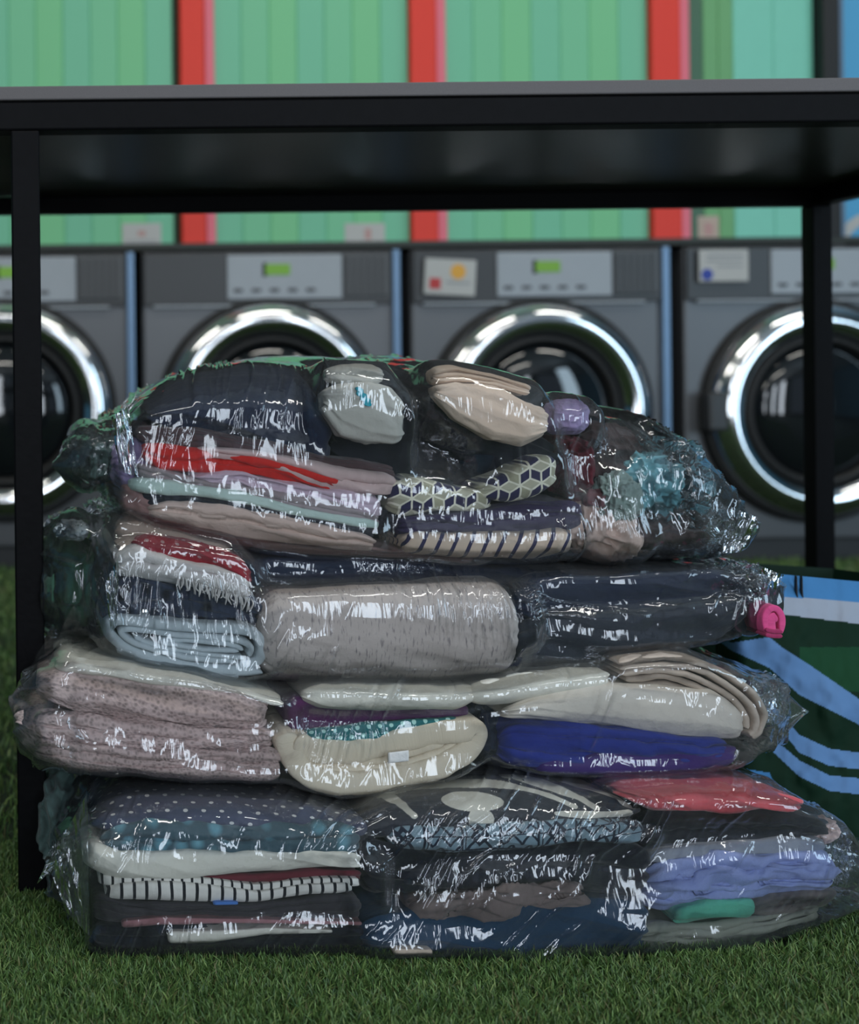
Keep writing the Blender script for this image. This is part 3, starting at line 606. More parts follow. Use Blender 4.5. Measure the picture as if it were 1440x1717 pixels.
# ---- third bag
BAGNO[0] = 3
c_knit = cloth('dusty_pink_openknit', (150, 134, 132), knit=240, bump=1.0)
c_knit2 = cloth('dusty_pink_fineknit', (144, 128, 126), knit=300, bump=.8)
kb = thing('knitted_blanket', 'dusty pink open-knit blanket folded in layers, left of third bag down', 'blanket', tuple(Wp(260, 1310, 1.13)))
for nm, pts, kw in (('top_fold', [(62, 1128, 1168), (120, 1122, 1190), (250, 1130, 1212), (360, 1142, 1220), (448, 1160, 1222)], dict(Y=1.122, layers=1, round_=.03)),
                    ('side_fold', [(22, 1190, 1235), (60, 1185, 1270), (110, 1190, 1270)], dict(Y=1.130, D=.15, layers=1, round_=.02)),
                    ('middle_fold', [(52, 1188, 1236), (150, 1196, 1252), (260, 1214, 1262), (380, 1220, 1258), (462, 1222, 1252)], dict(Y=1.120, layers=2, groove=.007)),
                    ('lower_fold', [(55, 1232, 1272), (150, 1244, 1290), (260, 1256, 1300), (380, 1256, 1308), (472, 1254, 1310)], dict(Y=1.117, layers=3, groove=.006, endr=.018))):
    o = slab(nm, None, pts, c_knit if nm != 'lower_fold' else c_knit2, amp=.003, parent=kb, **kw); o.matrix_parent_inverse = Matrix.Translation(-Vector(kb.location)); HUG[3].append(o)
slab('folded_sheet', 'white sheet draped over the dusty pink blanket in third bag', [(92, 1096, 1124), (120, 1088, 1126), (190, 1096, 1136), (235, 1104, 1146), (300, 1112, 1152), (400, 1132, 1166), (474, 1156, 1186)], c_white, Y=1.119, D=.2, layers=1, round_=.02, sh=.03, ws=.4, amp=.003, sm=3, cat='bedding')
slab('folded_pillowcase', 'white pillowcase lying across the centre top of third bag', [(508, 1150, 1176), (540, 1144, 1188), (650, 1146, 1192), (760, 1148, 1190), (800, 1144, 1176)], c_white, Y=1.124, layers=1, round_=.02, amp=.002, cat='bedding')
slab('folded_pillowcase', 'white pillowcase right of centre on top of the cream one in third bag', [(792, 1140, 1182), (900, 1128, 1174), (980, 1122, 1164), (1028, 1124, 1148)], c_white, Y=1.122, layers=1, round_=.02, amp=.002, cat='bedding')
slab('folded_towel', 'deep purple towel under the white pillowcase in third bag', [(484, 1160, 1224), (520, 1172, 1226), (640, 1186, 1212), (790, 1182, 1204)], ck('deep_purple', (72, 36, 74)), Y=1.134, layers=1, amp=.002, cat='towel')
slab('folded_cloth', 'teal cloth with pale polka dots in the centre of third bag', [(510, 1220, 1254), (580, 1216, 1254), (680, 1204, 1244), (774, 1198, 1228)], cloth('teal_polka', (28, 84, 88), kind='dots', col2=(132, 168, 164), k1=.0105), Y=1.126, layers=2, groove=.003, amp=.0015)
tw = thing('rolled_towel', 'cream terry towel rolled with folds and a care label, centre of third bag', 'towel', tuple(Wp(640, 1330, 1.13)))
c_terry = cloth('cream_terry', (165, 156, 141), weave=700, bump=1.0)
for nm, path, th in (('outer_fold', [(478, 1232), (486, 1262), (510, 1294), (560, 1314), (640, 1312), (720, 1294), (780, 1268), (800, 1240), (788, 1226), (700, 1238), (600, 1262), (530, 1262), (496, 1242)], .022),
                     ('inner_fold', [(526, 1270), (540, 1286), (580, 1296), (650, 1292), (720, 1274), (770, 1248)], .012),
                     ('inner_fold', [(556, 1270), (566, 1282), (600, 1284), (680, 1268), (744, 1246)], .008)):
    o = ribbon(nm, None, path, th, c_terry, Y=1.122 if nm[0] == 'o' else 1.127, D=.2, parent=tw, amp=.0016); o.matrix_parent_inverse = Matrix.Translation(-Vector(tw.location)); HUG[3].append(o)
o = slab('care_label', None, [(648, 1262, 1280), (682, 1258, 1276)], ck('label_satin', (160, 160, 160), rough=.4), Y=1.114, D=.004, layers=1, round_=.001, endr=.001, amp=0, nx=24, nf=12, sm=0, endh=1, parent=tw); o.matrix_parent_inverse = Matrix.Translation(-Vector(tw.location))
slab('folded_sheet', 'cream sheet lying over the royal blue towel at right of third bag', [(850, 1186, 1204), (900, 1164, 1204), (1000, 1142, 1212), (1100, 1144, 1228), (1200, 1152, 1238), (1256, 1196, 1238)], c_white2, Y=1.118, layers=1, round_=.03, amp=.002, endr=.02, sm=4, cat='bedding')
slab('folded_towel', 'royal blue folded towel at the lower right of third bag', [(845, 1204, 1286), (930, 1206, 1288), (1050, 1214, 1294), (1150, 1230, 1292), (1225, 1240, 1270)], cloth('royal_blue_terry', (36, 46, 112), g=1.9), Y=1.124, layers=3, groove=.007, amp=.003, cat='towel')
slab('folded_towel', 'dark violet edge of towel under the royal blue one in third bag', [(900, 1272, 1296), (1000, 1262, 1300), (1100, 1258, 1300), (1200, 1252, 1290), (1240, 1250, 1272)], ck('violet_terry', (50, 32, 86)), Y=1.1235, layers=1, amp=.002, cat='towel')
crumple('balled_clothes', 'black scrap of cloth between the cream towel and royal blue towel', 826, 1236, 24, 46, c_navy, Y=1.15, ryd=.03)
tr = thing('folded_curtain', 'taupe curtain folded in many layers at the right end of third bag', 'curtain', tuple(Wp(1200, 1240, 1.13)))
c_taupe = cloth('taupe_satin', (144, 132, 122), rough=.6, bump=.2)
for k, path in enumerate(([(1036, 1112), (1120, 1104), (1200, 1122), (1262, 1162), (1284, 1196), (1276, 1226), (1262, 1238)],
             [(1040, 1122), (1120, 1115), (1190, 1132), (1246, 1168), (1268, 1198), (1266, 1224), (1256, 1232)],
             [(1044, 1132), (1120, 1126), (1184, 1144), (1230, 1172), (1252, 1200), (1256, 1222)],
             [(1050, 1142), (1120, 1137), (1174, 1154), (1216, 1180), (1240, 1206)],
             [(1060, 1152), (1110, 1148), (1160, 1162), (1200, 1186)])):
    o = ribbon('fold', None, path, .0058, c_taupe, Y=1.122+.002*k, D=.2, parent=tr, amp=.0012, wob=.003); o.matrix_parent_inverse = Matrix.Translation(-Vector(tr.location)); HUG[3].append(o)

# ---- bottom bag
BAGNO[0] = 4
slab('folded_dress', 'navy cloth with small white dots on top left of the bottom bag', [(150, 1352, 1392), (200, 1312, 1392), (330, 1304, 1394), (480, 1318, 1398), (600, 1340, 1400), (622, 1364, 1396)], cloth('navy_white_dots', (54, 58, 76), kind='smalldots', col2=(165, 165, 165), k1=.0165), Y=1.135, D=.2, layers=1, sh=.05, ws=.15, round_=.01, amp=.002, sm=4, nf=80)
slab('folded_shirt', 'blue teal printed shirt under the dotted navy cloth in bottom bag', [(168, 1388, 1436), (250, 1370, 1440), (400, 1382, 1440), (520, 1380, 1438), (599, 1378, 1428)], cloth('teal_print', (48, 66, 74), kind='blotch', col2=(78, 116, 128), k1=55), Y=1.126, layers=2, groove=.006, amp=.005)
slab('folded_towel', 'white folded towel in the left stack of bottom bag', [(135, 1410, 1450), (155, 1412, 1460), (200, 1426, 1476), (300, 1424, 1474), (400, 1426, 1464), (520, 1422, 1456), (606, 1432, 1456)], c_white, Y=1.119, layers=1, round_=.014, amp=.002, sm=3, cat='towel')
slab('folded_shirt', 'maroon folded shirt thin under the white towel in bottom bag', [(230, 1470, 1490), (400, 1464, 1494), (500, 1456, 1492), (604, 1454, 1482)], c_maroon, Y=1.130, layers=2, groove=.003)
slab('folded_shirt', 'black and white striped shirt, upper fold, left stack of bottom bag', [(160, 1462, 1486), (190, 1472, 1488), (250, 1464, 1480), (330, 1472, 1490), (420, 1482, 1496), (520, 1472, 1488), (604, 1472, 1486)], cloth('stripes_bw', (172, 170, 166), kind='stripes', col2=(22, 22, 28), k1=.0089), Y=1.124, layers=1, round_=.008, amp=.001, sm=3)
slab('folded_shirt', 'black and white striped shirt, lower fold with wide white bars, bottom bag', [(172, 1484, 1506), (240, 1476, 1508), (330, 1480, 1510), (430, 1494, 1512), (510, 1482, 1500), (590, 1478, 1496)], cloth('stripes_bw_wide', (172, 170, 166), kind='stripes', col2=(22, 22, 28), k1=.0112), Y=1.119, layers=1, round_=.008, amp=.001, sm=3)
slab('folded_trousers', 'charcoal trousers folded below the striped shirt in bottom bag', [(150, 1490, 1546), (200, 1508, 1548), (400, 1514, 1546), (520, 1500, 1546), (604, 1494, 1544)], ck('charcoal', (48, 46, 50)), Y=1.124, layers=3, groove=.005)
slab('folded_shirt', 'pink thin shirt edge near the bottom left of bottom bag', [(198, 1544, 1556), (260, 1538, 1550), (400, 1540, 1548), (560, 1544, 1550), (602, 1546, 1552)], ck('dusk_pink', (122, 88, 92)), Y=1.120, layers=1, round_=.004, endr=.006, amp=.0006)
slab('folded_trousers', 'black trousers at the very bottom left of bottom bag', [(152, 1544, 1590), (300, 1548, 1592), (480, 1548, 1592), (615, 1546, 1592)], c_black, Y=1.126, layers=2, groove=.005)
slab('folded_shirt', 'white thin folded shirt just above the grass in bottom bag', [(276, 1560, 1582), (350, 1560, 1580), (440, 1556, 1566), (552, 1560, 1564)], c_white, Y=1.117, layers=1, round_=.005, endr=.005, amp=.0006, sm=3)
slab('cloth_tag', 'small blue tab sticking out under the striped shirt in bottom bag', [(352, 1512, 1518), (394, 1512, 1517)], ck('blue_tab', (62, 100, 160)), Y=1.116, D=.02, layers=1, round_=.003, endr=.004, amp=0, nx=30, nf=14, cat='label')
slab('printed_blanket', 'black blanket with pale grey abstract shapes on top centre of bottom bag', [(612, 1345, 1400), (660, 1318, 1400), (760, 1300, 1400), (900, 1298, 1396), (1000, 1302, 1388), (1060, 1330, 1374), (1078, 1345, 1366)], cloth('abstract_print', (36, 38, 44), vcol=True), Y=1.132, D=.2, layers=1, sh=.04, ws=.2, round_=.014, amp=.003, nx=420, nf=120, paint=paint_abstract, sm=3, cat='blanket')
slab('folded_shirt', 'blue grey cloth with tribal print in the centre of bottom bag', [(655, 1385, 1420), (760, 1388, 1430), (850, 1378, 1424), (950, 1370, 1412), (1080, 1376, 1412)], cloth('tribal_print', (98, 116, 126), vcol=True), Y=1.126, layers=1, nx=420, nf=90, paint=paint_tribal, sm=3, round_=.01, amp=.002)
slab('folded_sweater', 'black sweater below the tribal print cloth in bottom bag', [(612, 1400, 1500), (700, 1426, 1490), (850, 1424, 1486), (1000, 1412, 1490), (1088, 1414, 1500)], c_black, Y=1.132, layers=2, groove=.007, amp=.005)
slab('folded_cardigan', 'taupe brown cardigan bunched in the lower centre of bottom bag', [(688, 1520, 1534), (740, 1510, 1538), (820, 1492, 1534), (900, 1488, 1530), (984, 1482, 1510)], ck('taupe_brown', (92, 82, 80)), Y=1.118, layers=2, groove=.008, amp=.008, wscale=34)
slab('folded_trousers', 'dark petrol blue trousers at the bottom centre of bottom bag', [(610, 1540, 1596), (700, 1530, 1600), (820, 1524, 1602), (950, 1508, 1602), (1040, 1500, 1596), (1092, 1505, 1590)], ck('petrol_blue', (26, 46, 66)), Y=1.116, layers=1, round_=.03, amp=.005, wscale=16)
slab('folded_blanket', 'coral red blanket on the top right of bottom bag', [(1040, 1308, 1334), (1100, 1298, 1358), (1220, 1296, 1364), (1300, 1306, 1358), (1352, 1338, 1354)], ck('coral_fleece', (176, 72, 80), g=1.4, sheen=.4), Y=1.13, D=.2, layers=1, sh=.035, ws=.2, round_=.012, amp=.004, sm=6, cat='blanket')
slab('folded_sweater', 'black sweater between the coral blanket and lavender towel in bottom bag', [(1072, 1356, 1420), (1200, 1358, 1424), (1320, 1354, 1414), (1400, 1362, 1412)], c_black, Y=1.138, layers=2, groove=.006, amp=.004, skew=.04)
slab('folded_towel', 'lavender blue fleece towel folded thick at right of bottom bag', [(1094, 1444, 1530), (1120, 1432, 1532), (1200, 1424, 1520), (1300, 1422, 1502), (1400, 1424, 1500), (1424, 1440, 1490)], cloth('lavender_fleece', (106, 116, 152), bump=.6, weave=800), Y=1.120, layers=3, groove=.010, amp=.006, skew=.05, endr=.022, cat='towel')
slab('folded_shirt', 'grey cloth under the black sweater above the lavender towel', [(1090, 1424, 1448), (1200, 1410, 1436), (1300, 1404, 1432), (1400, 1402, 1430)], ck('mid_grey', (104, 108, 116)), Y=1.130, layers=1, skew=.05)
crumple('balled_socks', 'pale pink sock tucked at the right end of bottom bag', 1392, 1402, 26, 16, c_pink, Y=1.145, ryd=.015, rot=.5)
slab('folded_shirt', 'mint and teal cloth edge under the lavender towel in bottom bag', [(1130, 1524, 1548), (1190, 1508, 1542), (1266, 1500, 1536)], cloth('mint_teal', (70, 138, 116), kind='blotch', col2=(120, 160, 140), k1=20), Y=1.124, layers=1, skew=.05, endr=.006)
slab('folded_shirt', 'taupe ribbed cloth right of the mint edge in bottom bag', [(1262, 1500, 1544), (1340, 1492, 1532), (1412, 1488, 1512)], ck('taupe_rib', (88, 82, 80)), Y=1.134, layers=2, skew=.06)
slab('folded_trousers', 'grey green trousers at the bottom right of bottom bag', [(1062, 1560, 1590), (1100, 1546, 1590), (1200, 1544, 1582), (1300, 1532, 1562), (1400, 1506, 1532)], ck('sage_grey', (100, 102, 94)), Y=1.122, layers=3, groove=.007, amp=.005, skew=.10)
slab('folded_trousers', 'cream tab of cloth flat on the grass under bottom bag centre', [(655, 1590, 1602), (720, 1592, 1603)], c_cream, Y=1.107, D=.02, layers=1, round_=.002, endr=.004, amp=0, nx=40, nf=12)
crumple('balled_clothes', 'grey green garment in the left end of bottom bag', 108, 1400, 50, 75, ck('slate_green', (60, 76, 74)), Y=1.22, ryd=.07, amp=.3)
BAGNO[0] = 0

# ------------------------------------------------------------------ clear bags drawn tight round their contents
o_prof = {}
def bag(no, name, label, outline, yf, yb, streaks, seed, expo=3.2, ztop_y=.05, corner=None):
    """outline rows: (px, py top, py bottom); yf/yb rows: (px, y)"""
    a = np.array(outline, float); NX, NV = 520, 300
    px = np.linspace(a[0, 0], a[-1, 0], NX); tp = smooth1(np.interp(px, a[:, 0], a[:, 1]), 5); bt = smooth1(np.interp(px, a[:, 0], a[:, 2]), 5)
    f = np.interp(px, *np.array(yf).T); b = np.interp(px, *np.array(yb).T)
    f = smooth1(f, 12)+DY[no]; b = smooth1(b, 12)+DY[no]
    x = Wv(px, 0*px+900, f+np.minimum(.03, (b-f)/2))[0]
    zt = Wv(px, tp, f+ztop_y)[1]; zb = Wv(px, bt, f+.03)[1]; zb = np.maximum(zb, .004)
    zc, hz = (zt+zb)/2, (zt-zb)/2; yc, hy = (f+b)/2, (b-f)/2
    th = np.linspace(0, 2*math.pi, NV, endpoint=False)
    th = th - .38*np.sin(2*th)*0 
    ct, st_ = np.cos(th), np.sin(th)
    ry = np.sign(-ct)*np.abs(ct)**(2/expo); rz = np.sign(st_)*np.abs(st_)**(2/expo)
    Yo = yc[:, None]+hy[:, None]*ry[None]; Zo = zc[:, None]+hz[:, None]*rz[None]
    # shrink towards contents
    vs_, fs = [], []; 
    bpy.context.view_layer.update()
    for o in HUG[no]:
        me = o.data; mw = o.matrix_world; n = len(me.vertices); co = np.empty(n*3, np.float32); me.vertices.foreach_get('co', co); co = co.reshape(-1, 3)
        mwn = np.array(mw); co = co@mwn[:3, :3].T+mwn[:3, 3]; base = len(vs_); vs_.extend(map(tuple, co)); 
        li = np.empty(len(me.loops), np.int32); me.loops.foreach_get('vertex_index', li); nq = [p.loop_total for p in me.polygons]
        k = 0
        for q in nq:
            if q == 4: fs.append(tuple((li[k:k+4]+base).tolist()))
            k += q
    tree = BVHTree.FromPolygons(vs_, fs)
    GX, GV = 174, 100; gi = np.linspace(0, NX-1, GX).astype(int); gj = (np.arange(GV)*NV//GV)
    S = np.full((GX, GV), np.nan)
    for ii, i in enumerate(gi):
        for jj, j in enumerate(gj):
            p = Vector((x[i], Yo[i, j], Zo[i, j])); c = Vector((x[i], yc[i], zc[i])); d = c-p; ln = d.length
            if ln < 1e-5: continue
            EX = min(.05, ln); h = tree.ray_cast(p-d.normalized()*EX, d.normalized(), ln+EX)
            if h[0] is not None: S[ii, jj] = max(-.25, (h[3]-EX-.0035)/ln)
    S = np.where(np.isnan(S), .0, S); S = np.minimum(S, .4)
    # film bridges the gaps: local minimum of the inward distance then blur
    Mn = S.copy()
    for da in range(-3, 4):
        for db in range(-2, 3):
            Mn = np.minimum(Mn, np.roll(np.roll(S, da, 0), db, 1) if True else Mn)
    for _ in range(2):
        Mn = (np.roll(Mn, 1, 0)+Mn+np.roll(Mn, -1, 0))/3; Mn = (np.roll(Mn, 1, 1)+Mn+np.roll(Mn, -1, 1))/3
    Mn = np.where(Mn > 0, Mn*.92, Mn)
    fi = np.linspace(0, GX-1, NX); fj = np.linspace(0, GV, NV, endpoint=False)
    i0 = np.floor(fi).astype(int).clip(0, GX-2); ti = (fi-i0)[:, None]; j0 = np.floor(fj).astype(int) % GV; j1 = (j0+1) % GV; tj = (fj-np.floor(fj))[None]
    Sf = (Mn[i0][:, j0]*(1-ti)+Mn[i0+1][:, j0]*ti)*(1-tj)+(Mn[i0][:, j1]*(1-ti)+Mn[i0+1][:, j1]*ti)*tj
    edge = np.clip(np.minimum(px-px[0], px[-1]-px)/90, 0, 1)[:, None]; Sf = np.where(Sf > 0, Sf*edge, Sf)
    Y2 = Yo+(yc[:, None]-Yo)*Sf; Z2 = Zo+(zc[:, None]-Zo)*Sf; X2 = np.repeat(x[:, None], NV, 1)
    P = np.stack([X2, Y2, Z2], 2); Nn = normals(P)
    cc = P.mean(axis=(0, 1)); 
    sgn = np.sign((Nn[..., 1]*(Y2-yc[:, None])+Nn[..., 2]*(Z2-zc[:, None])).mean()); Nn = Nn*sgn
    Nn = np.where(np.isfinite(Nn), Nn, 0)
    # creases: long narrow ridges, direction fans along the bag
    U = X2; V_ = Z2+.6*(Y2-f[:, None])
    sl = np.interp(px, *np.array(streaks[0]).T)[:, None]
    wx = U+sl*V_+.010*noise(U*18, V_*18, seed=seed)
    r1 = np.clip(1-np.abs(noise(wx*85, V_*5, seed=seed+1))*3.2, 0, 1)**1.5
    r2 = np.clip(1-np.abs(noise(wx*170+.5, V_*16, seed=seed+2))*2.6, 0, 1)**1.3
    r3 = np.clip(1-np.abs(noise((U-.5*V_)*45, (V_+.4*U)*30, seed=seed+3))*4, 0, 1)**1.5
    mask = np.clip(.0+2.6*fbm(U*11, V_*16, seed=seed+4), 0, 1)
    loose = np.clip(1-np.minimum(px-px[0], px[-1]-px)/220, 0, 1)[:, None]
    d = mask*(.0040*r1+.0004*r2)+.0034*r3*(.10+loose)+.0055*loose*fbm(U*38, V_*38, seed=seed+6, oct=3)+.0010*fbm(U*22, V_*22, seed=seed+7, oct=2)
    taper = np.clip(hy/.02, 0, 1)[:, None]; P = P+Nn*(d*taper)[..., None]
    P[..., 2] = np.maximum(P[..., 2], .003)
    i = np.arange(NX-1)[:, None]; j = np.arange(NV)[None]; jn = (j+1) % NV
    Q = np.stack([i*NV+j+0*i, (i+1)*NV+j, (i+1)*NV+jn, i*NV+jn+0*i], 2).reshape(-1, 4)
    o = mesh_np(name, P.reshape(-1, 3), Q, M_film, None, None, True)
    o_prof[no] = (x, zc, hz, yc, hy, f, expo)
    tag(o, label, 'plastic bag', 'clear bags of folded laundry stacked under the table'); return o

Bg = {}
Bg[1] = bag(1, 'plastic_bag', 'clear plastic bag of folded clothes, topmost of the pile, with the socks inside',
    [(88, 770, 780), (130, 718, 822), (190, 668, 850), (270, 634, 884), (340, 615, 902), (440, 598, 914), (600, 596, 926), (760, 602, 940), (900, 630, 948), (1000, 650, 954), (1070, 670, 958), (1130, 698, 955), (1190, 762, 944), (1230, 835, 925), (1243, 860, 908), (1272, 866, 870)],
    [(88, 1.19), (130, 1.165), (200, 1.118), (300, 1.112), (1000, 1.11), (1150, 1.12), (1230, 1.16), (1272, 1.175)],
    [(88, 1.20), (130, 1.28), (200, 1.40), (1050, 1.40), (1150, 1.34), (1235, 1.21), (1272, 1.178)],
    [[(88, -.9), (300, -.5), (600, -.15), (760, .1), (900, .3), (1100, -.6), (1272, -1.2)]], 11, expo=2.6)
Bg[2] = bag(2, 'plastic_bag', 'clear plastic bag of folded clothes, second from the top, dark trousers at right',
    [(70, 900, 1050), (84, 872, 1080), (130, 856, 1094), (200, 862, 1104), (300, 880, 1128), (450, 905, 1141), (700, 935, 1148), (860, 945, 1147), (1000, 948, 1128), (1120, 946, 1104), (1200, 940, 1084), (1250, 942, 1062), (1285, 954, 1020), (1312, 965, 972)],
    [(70, 1.22), (120, 1.185), (180, 1.12), (260, 1.112), (900, 1.108), (1050, 1.115), (1250, 1.14), (1312, 1.168)],
    [(70, 1.30), (120, 1.38), (200, 1.41), (1050, 1.40), (1220, 1.30), (1290, 1.19), (1312, 1.171)],
    [[(57, .2), (200, .5), (440, -.7), (600, -.7), (900, .9), (1100, .6), (1312, -.6)]], 23)
Bg[3] = bag(3, 'plastic_bag', 'clear plastic bag of folded linens, third from the top, pink blanket at left',
    [(12, 1152, 1160), (28, 1130, 1220), (60, 1108, 1276), (110, 1084, 1290), (200, 1090, 1304), (330, 1108, 1314), (480, 1134, 1318), (560, 1138, 1336), (680, 1142, 1324), (800, 1138, 1300), (900, 1120, 1302), (1050, 1100, 1306), (1150, 1094, 1302), (1240, 1104, 1282), (1290, 1124, 1240), (1350, 1170, 1178)],
    [(12, 1.165), (40, 1.14), (100, 1.112), (1150, 1.108), (1250, 1.12), (1300, 1.155), (1350, 1.175)],
    [(12, 1.168), (40, 1.20), (120, 1.38), (1150, 1.38), (1250, 1.28), (1300, 1.18), (1350, 1.177)],
    [[(12, .1), (300, .05), (480, -.6), (620, -.35), (800, -.5), (1000, -.5), (1350, -.9)]], 37)
Bg[4] = bag(4, 'plastic_bag', 'clear plastic bag of folded clothes, bottom of the pile, lying on the grass',
    [(72, 1440, 1470), (95, 1350, 1520), (140, 1318, 1588), (200, 1300, 1598), (330, 1296, 1600), (500, 1305, 1602), (620, 1312, 1604), (760, 1294, 1606), (900, 1292, 1606), (1060, 1296, 1598), (1200, 1286, 1588), (1300, 1292, 1566), (1390, 1336, 1536), (1440, 1380, 1496), (1475, 1430, 1450)],
    [(72, 1.17), (110, 1.14), (150, 1.112), (250, 1.108), (1050, 1.104), (1200, 1.110), (1400, 1.14), (1475, 1.185)],
    [(72, 1.30), (110, 1.36), (200, 1.38), (1150, 1.38), (1300, 1.33), (1400, 1.24), (1475, 1.188)],
    [[(72, -.3), (300, -.25), (600, -.7), (900, -.9), (1200, -.8), (1475, -.8)]], 51, ztop_y=.10)
def gather(no, px, py, rx, ry, Y, ryd, seed, amp=.35):
    BAGNO[0] = no; crumple('gathered_film', None, px, py, rx, ry, M_film, Y=Y, ryd=ryd, amp=amp, freq=3.2, n=110, seed=seed, parent=Bg[no]); BAGNO[0] = 0
gather(1, 1150, 820, 62, 78, 1.135, .05, 61); gather(1, 1205, 880, 32, 36, 1.15, .02, 62); gather(2, 1262, 985, 34, 34, 1.145, .02, 63); gather(4, 128, 1480, 24, 66, 1.16, .03, 64); gather(1, 150, 765, 36, 36, 1.17, .04, 65); gather(3, 1300, 1180, 28, 34, 1.15, .012, 66); gather(4, 1405, 1440, 30, 46, 1.16, .02, 67)
# twisted tail of the bottom bag
def flap(pts, quads, parent, Y, seed):
    Y += DY[{Bg[k]: k for k in Bg}[parent]]; n = 26; c = np.array(pts, float); uu, vv = np.meshgrid(np.linspace(0, 1, n), np.linspace(0, 1, n), indexing='ij')
    PX = c[0, 0]*(1-uu)*(1-vv)+c[1, 0]*uu*(1-vv)+c[2, 0]*uu*vv+c[3, 0]*(1-uu)*vv; PY = c[0, 1]*(1-uu)*(1-vv)+c[1, 1]*uu*(1-vv)+c[2, 1]*uu*vv+c[3, 1]*(1-uu)*vv
    YY = Y+.006*fbm(uu*5, vv*3, seed=seed)+.004*np.abs(((uu*2+.6*vv) % 1)-.5)
    x, z = Wv(PX, PY, YY); z = np.maximum(z, .004); P = np.stack([x, YY, z], 2).reshape(-1, 3); i = np.arange(n-1)[:, None]; j = np.arange(n-1)[None]
    P2 = P+np.array([0, .0006, 0]); Q = np.stack([i*n+j, (i+1)*n+j, (i+1)*n+j+1, i*n+j+1], 2).reshape(-1, 4)
    return mesh_np('seam_flap', np.vstack([P, P2]), np.vstack([Q, Q[:, ::-1]+n*n]), M_film, parent=parent)
flap([(112, 1390), (72, 1440), (100, 1470), (132, 1420)], 1, Bg[4], 1.125, 3); flap([(62, 1482), (76, 1450), (102, 1440), (84, 1462)], 1, Bg[4], 1.118, 5)
flap([(80, 1450), (146, 1330), (150, 1570), (112, 1530)], 1, Bg[4], 1.112, 9)
flap([(1225, 850), (1272, 868), (1245, 925), (1205, 930)], 1, Bg[1], 1.15, 6); flap([(1262, 945), (1314, 964), (1290, 1020), (1268, 1035)], 1, Bg[2], 1.15, 7)
flap([(186, 700), (215, 680), (232, 800), (200, 790)], 1, Bg[1], 1.110, 8); flap([(176, 980), (200, 930), (196, 1050), (186, 1060)], 1, Bg[2], 1.110, 12)

# ------------------------------------------------------------------ green shopping bag at right
def bez(x, pts): p = np.array(pts, float); return np.interp(x, p[:, 0], p[:, 1])
def paint_bag(x, y):
    g = A((12, 40, 26), 1.0); c = np.broadcast_to(g, x.shape+(3,)).copy(); blue = A((84, 118, 160), 1.3); bl2 = A((60, 112, 160), 1.3); wh = A((138, 146, 160), 1.3)
    gl = A((20, 62, 38), 1.1); c[(y > 1085) & (x > 1340) & (y < 1160)] = gl
    def band(top, bot, col):
        c[(y > bez(x, top)) & (y < bez(x, bot)) & (x > top[0][0]) & (x < top[-1][0])] = col
    band([(1200, 1060), (1225, 1078), (1290, 1068), (1310, 1085), (1350, 1110), (1440, 1172), (1560, 1230), (1700, 1260)], [(1200, 1070), (1225, 1090), (1290, 1120), (1340, 1165), (1440, 1215), (1560, 1275), (1700, 1300)], blue)
    band([(1240, 1130), (1290, 1175), (1340, 1232), (1390, 1255), (1440, 1262), (1700, 1290)], [(1240, 1150), (1290, 1200), (1340, 1262), (1390, 1284), (1440, 1290), (1700, 1315)], blue)
    band([(1240, 1190), (1290, 1232), (1340, 1275), (1390, 1300), (1440, 1305), (1700, 1330)], [(1240, 1215), (1290, 1255), (1340, 1302), (1390, 1326), (1440, 1332), (1700, 1360)], blue)
    band([(1200, 1250), (1230, 1286), (1290, 1296), (1330, 1380)], [(1200, 1262), (1230, 1300), (1290, 1330), (1330, 1381)], bl2)
    c[y < bez(x, [(1200, 1000), (1310, 1030), (1440, 1046), (1700, 1055)])] = wh
    c[y < bez(x, [(1200, 980), (1310, 1000), (1440, 1010), (1700, 1015)])] = bl2
    return c
n0, n1 = 300, 330
tt, ww = np.meshgrid(np.linspace(0, 1, n0), np.linspace(0, 1, n1), indexing='ij')
PX = 1200+tt*440; tpy = np.interp(PX, [1200, 1300, 1440, 1640], [955, 962, 975, 985]); PY = 1512+(tpy-1512)*ww
YY = 1.19+.085*ww+.02*np.cos(ww*math.pi)*0+.010*fbm(PX/70, PY/90, seed=5)-.030*np.sin(ww*math.pi)*np.sin(tt*math.pi)+.06*np.clip((.12-tt)/.12, 0, 1)**2+.06*np.clip((tt-.9)/.1, 0, 1)**2
x_, z_ = Wv(PX, PY, YY); z_ = np.maximum(z_, .004); P = np.stack([x_, YY, z_], 2).reshape(-1, 3); colr = paint_bag(PX, PY).reshape(-1, 3)
i = np.arange(n0-1)[:, None]; j = np.arange(n1-1)[None]; Q = np.stack([i*n1+j, (i+1)*n1+j, (i+1)*n1+j+1, i*n1+j+1], 2).reshape(-1, 4)
Mw, nt, pb = newmat('woven_poly'); at = N(nt, 'ShaderNodeVertexColor', layer_name='Col'); nt.links.new(at.outputs[0], pb.inputs['Base Color']); pb.inputs['Roughness'].default_value = .75; pb.inputs['Specular IOR Level'].default_value = .15
tc = N(nt, 'ShaderNodeTexCoord'); nz = N(nt, 'ShaderNodeTexNoise'); nz.inputs['Scale'].default_value = 40; bp = N(nt, 'ShaderNodeBump'); bp.inputs['Strength'].default_value = .5; bp.inputs['Distance'].default_value = .004
nt.links.new(tc.outputs['Object'], nz.inputs['Vector']); nt.links.new(nz.outputs['Fac'], bp.inputs['Height']); nt.links.new(bp.outputs[0], pb.inputs['Normal'])
sb = thing('shopping_bag', 'dark green woven shopping bag with blue wavy bands standing right of the pile', 'bag', (.85, 1.35, 0))
fr = mesh_np('front_panel', P-np.array(sb.location), Q, Mw, None, colr, True, sb)
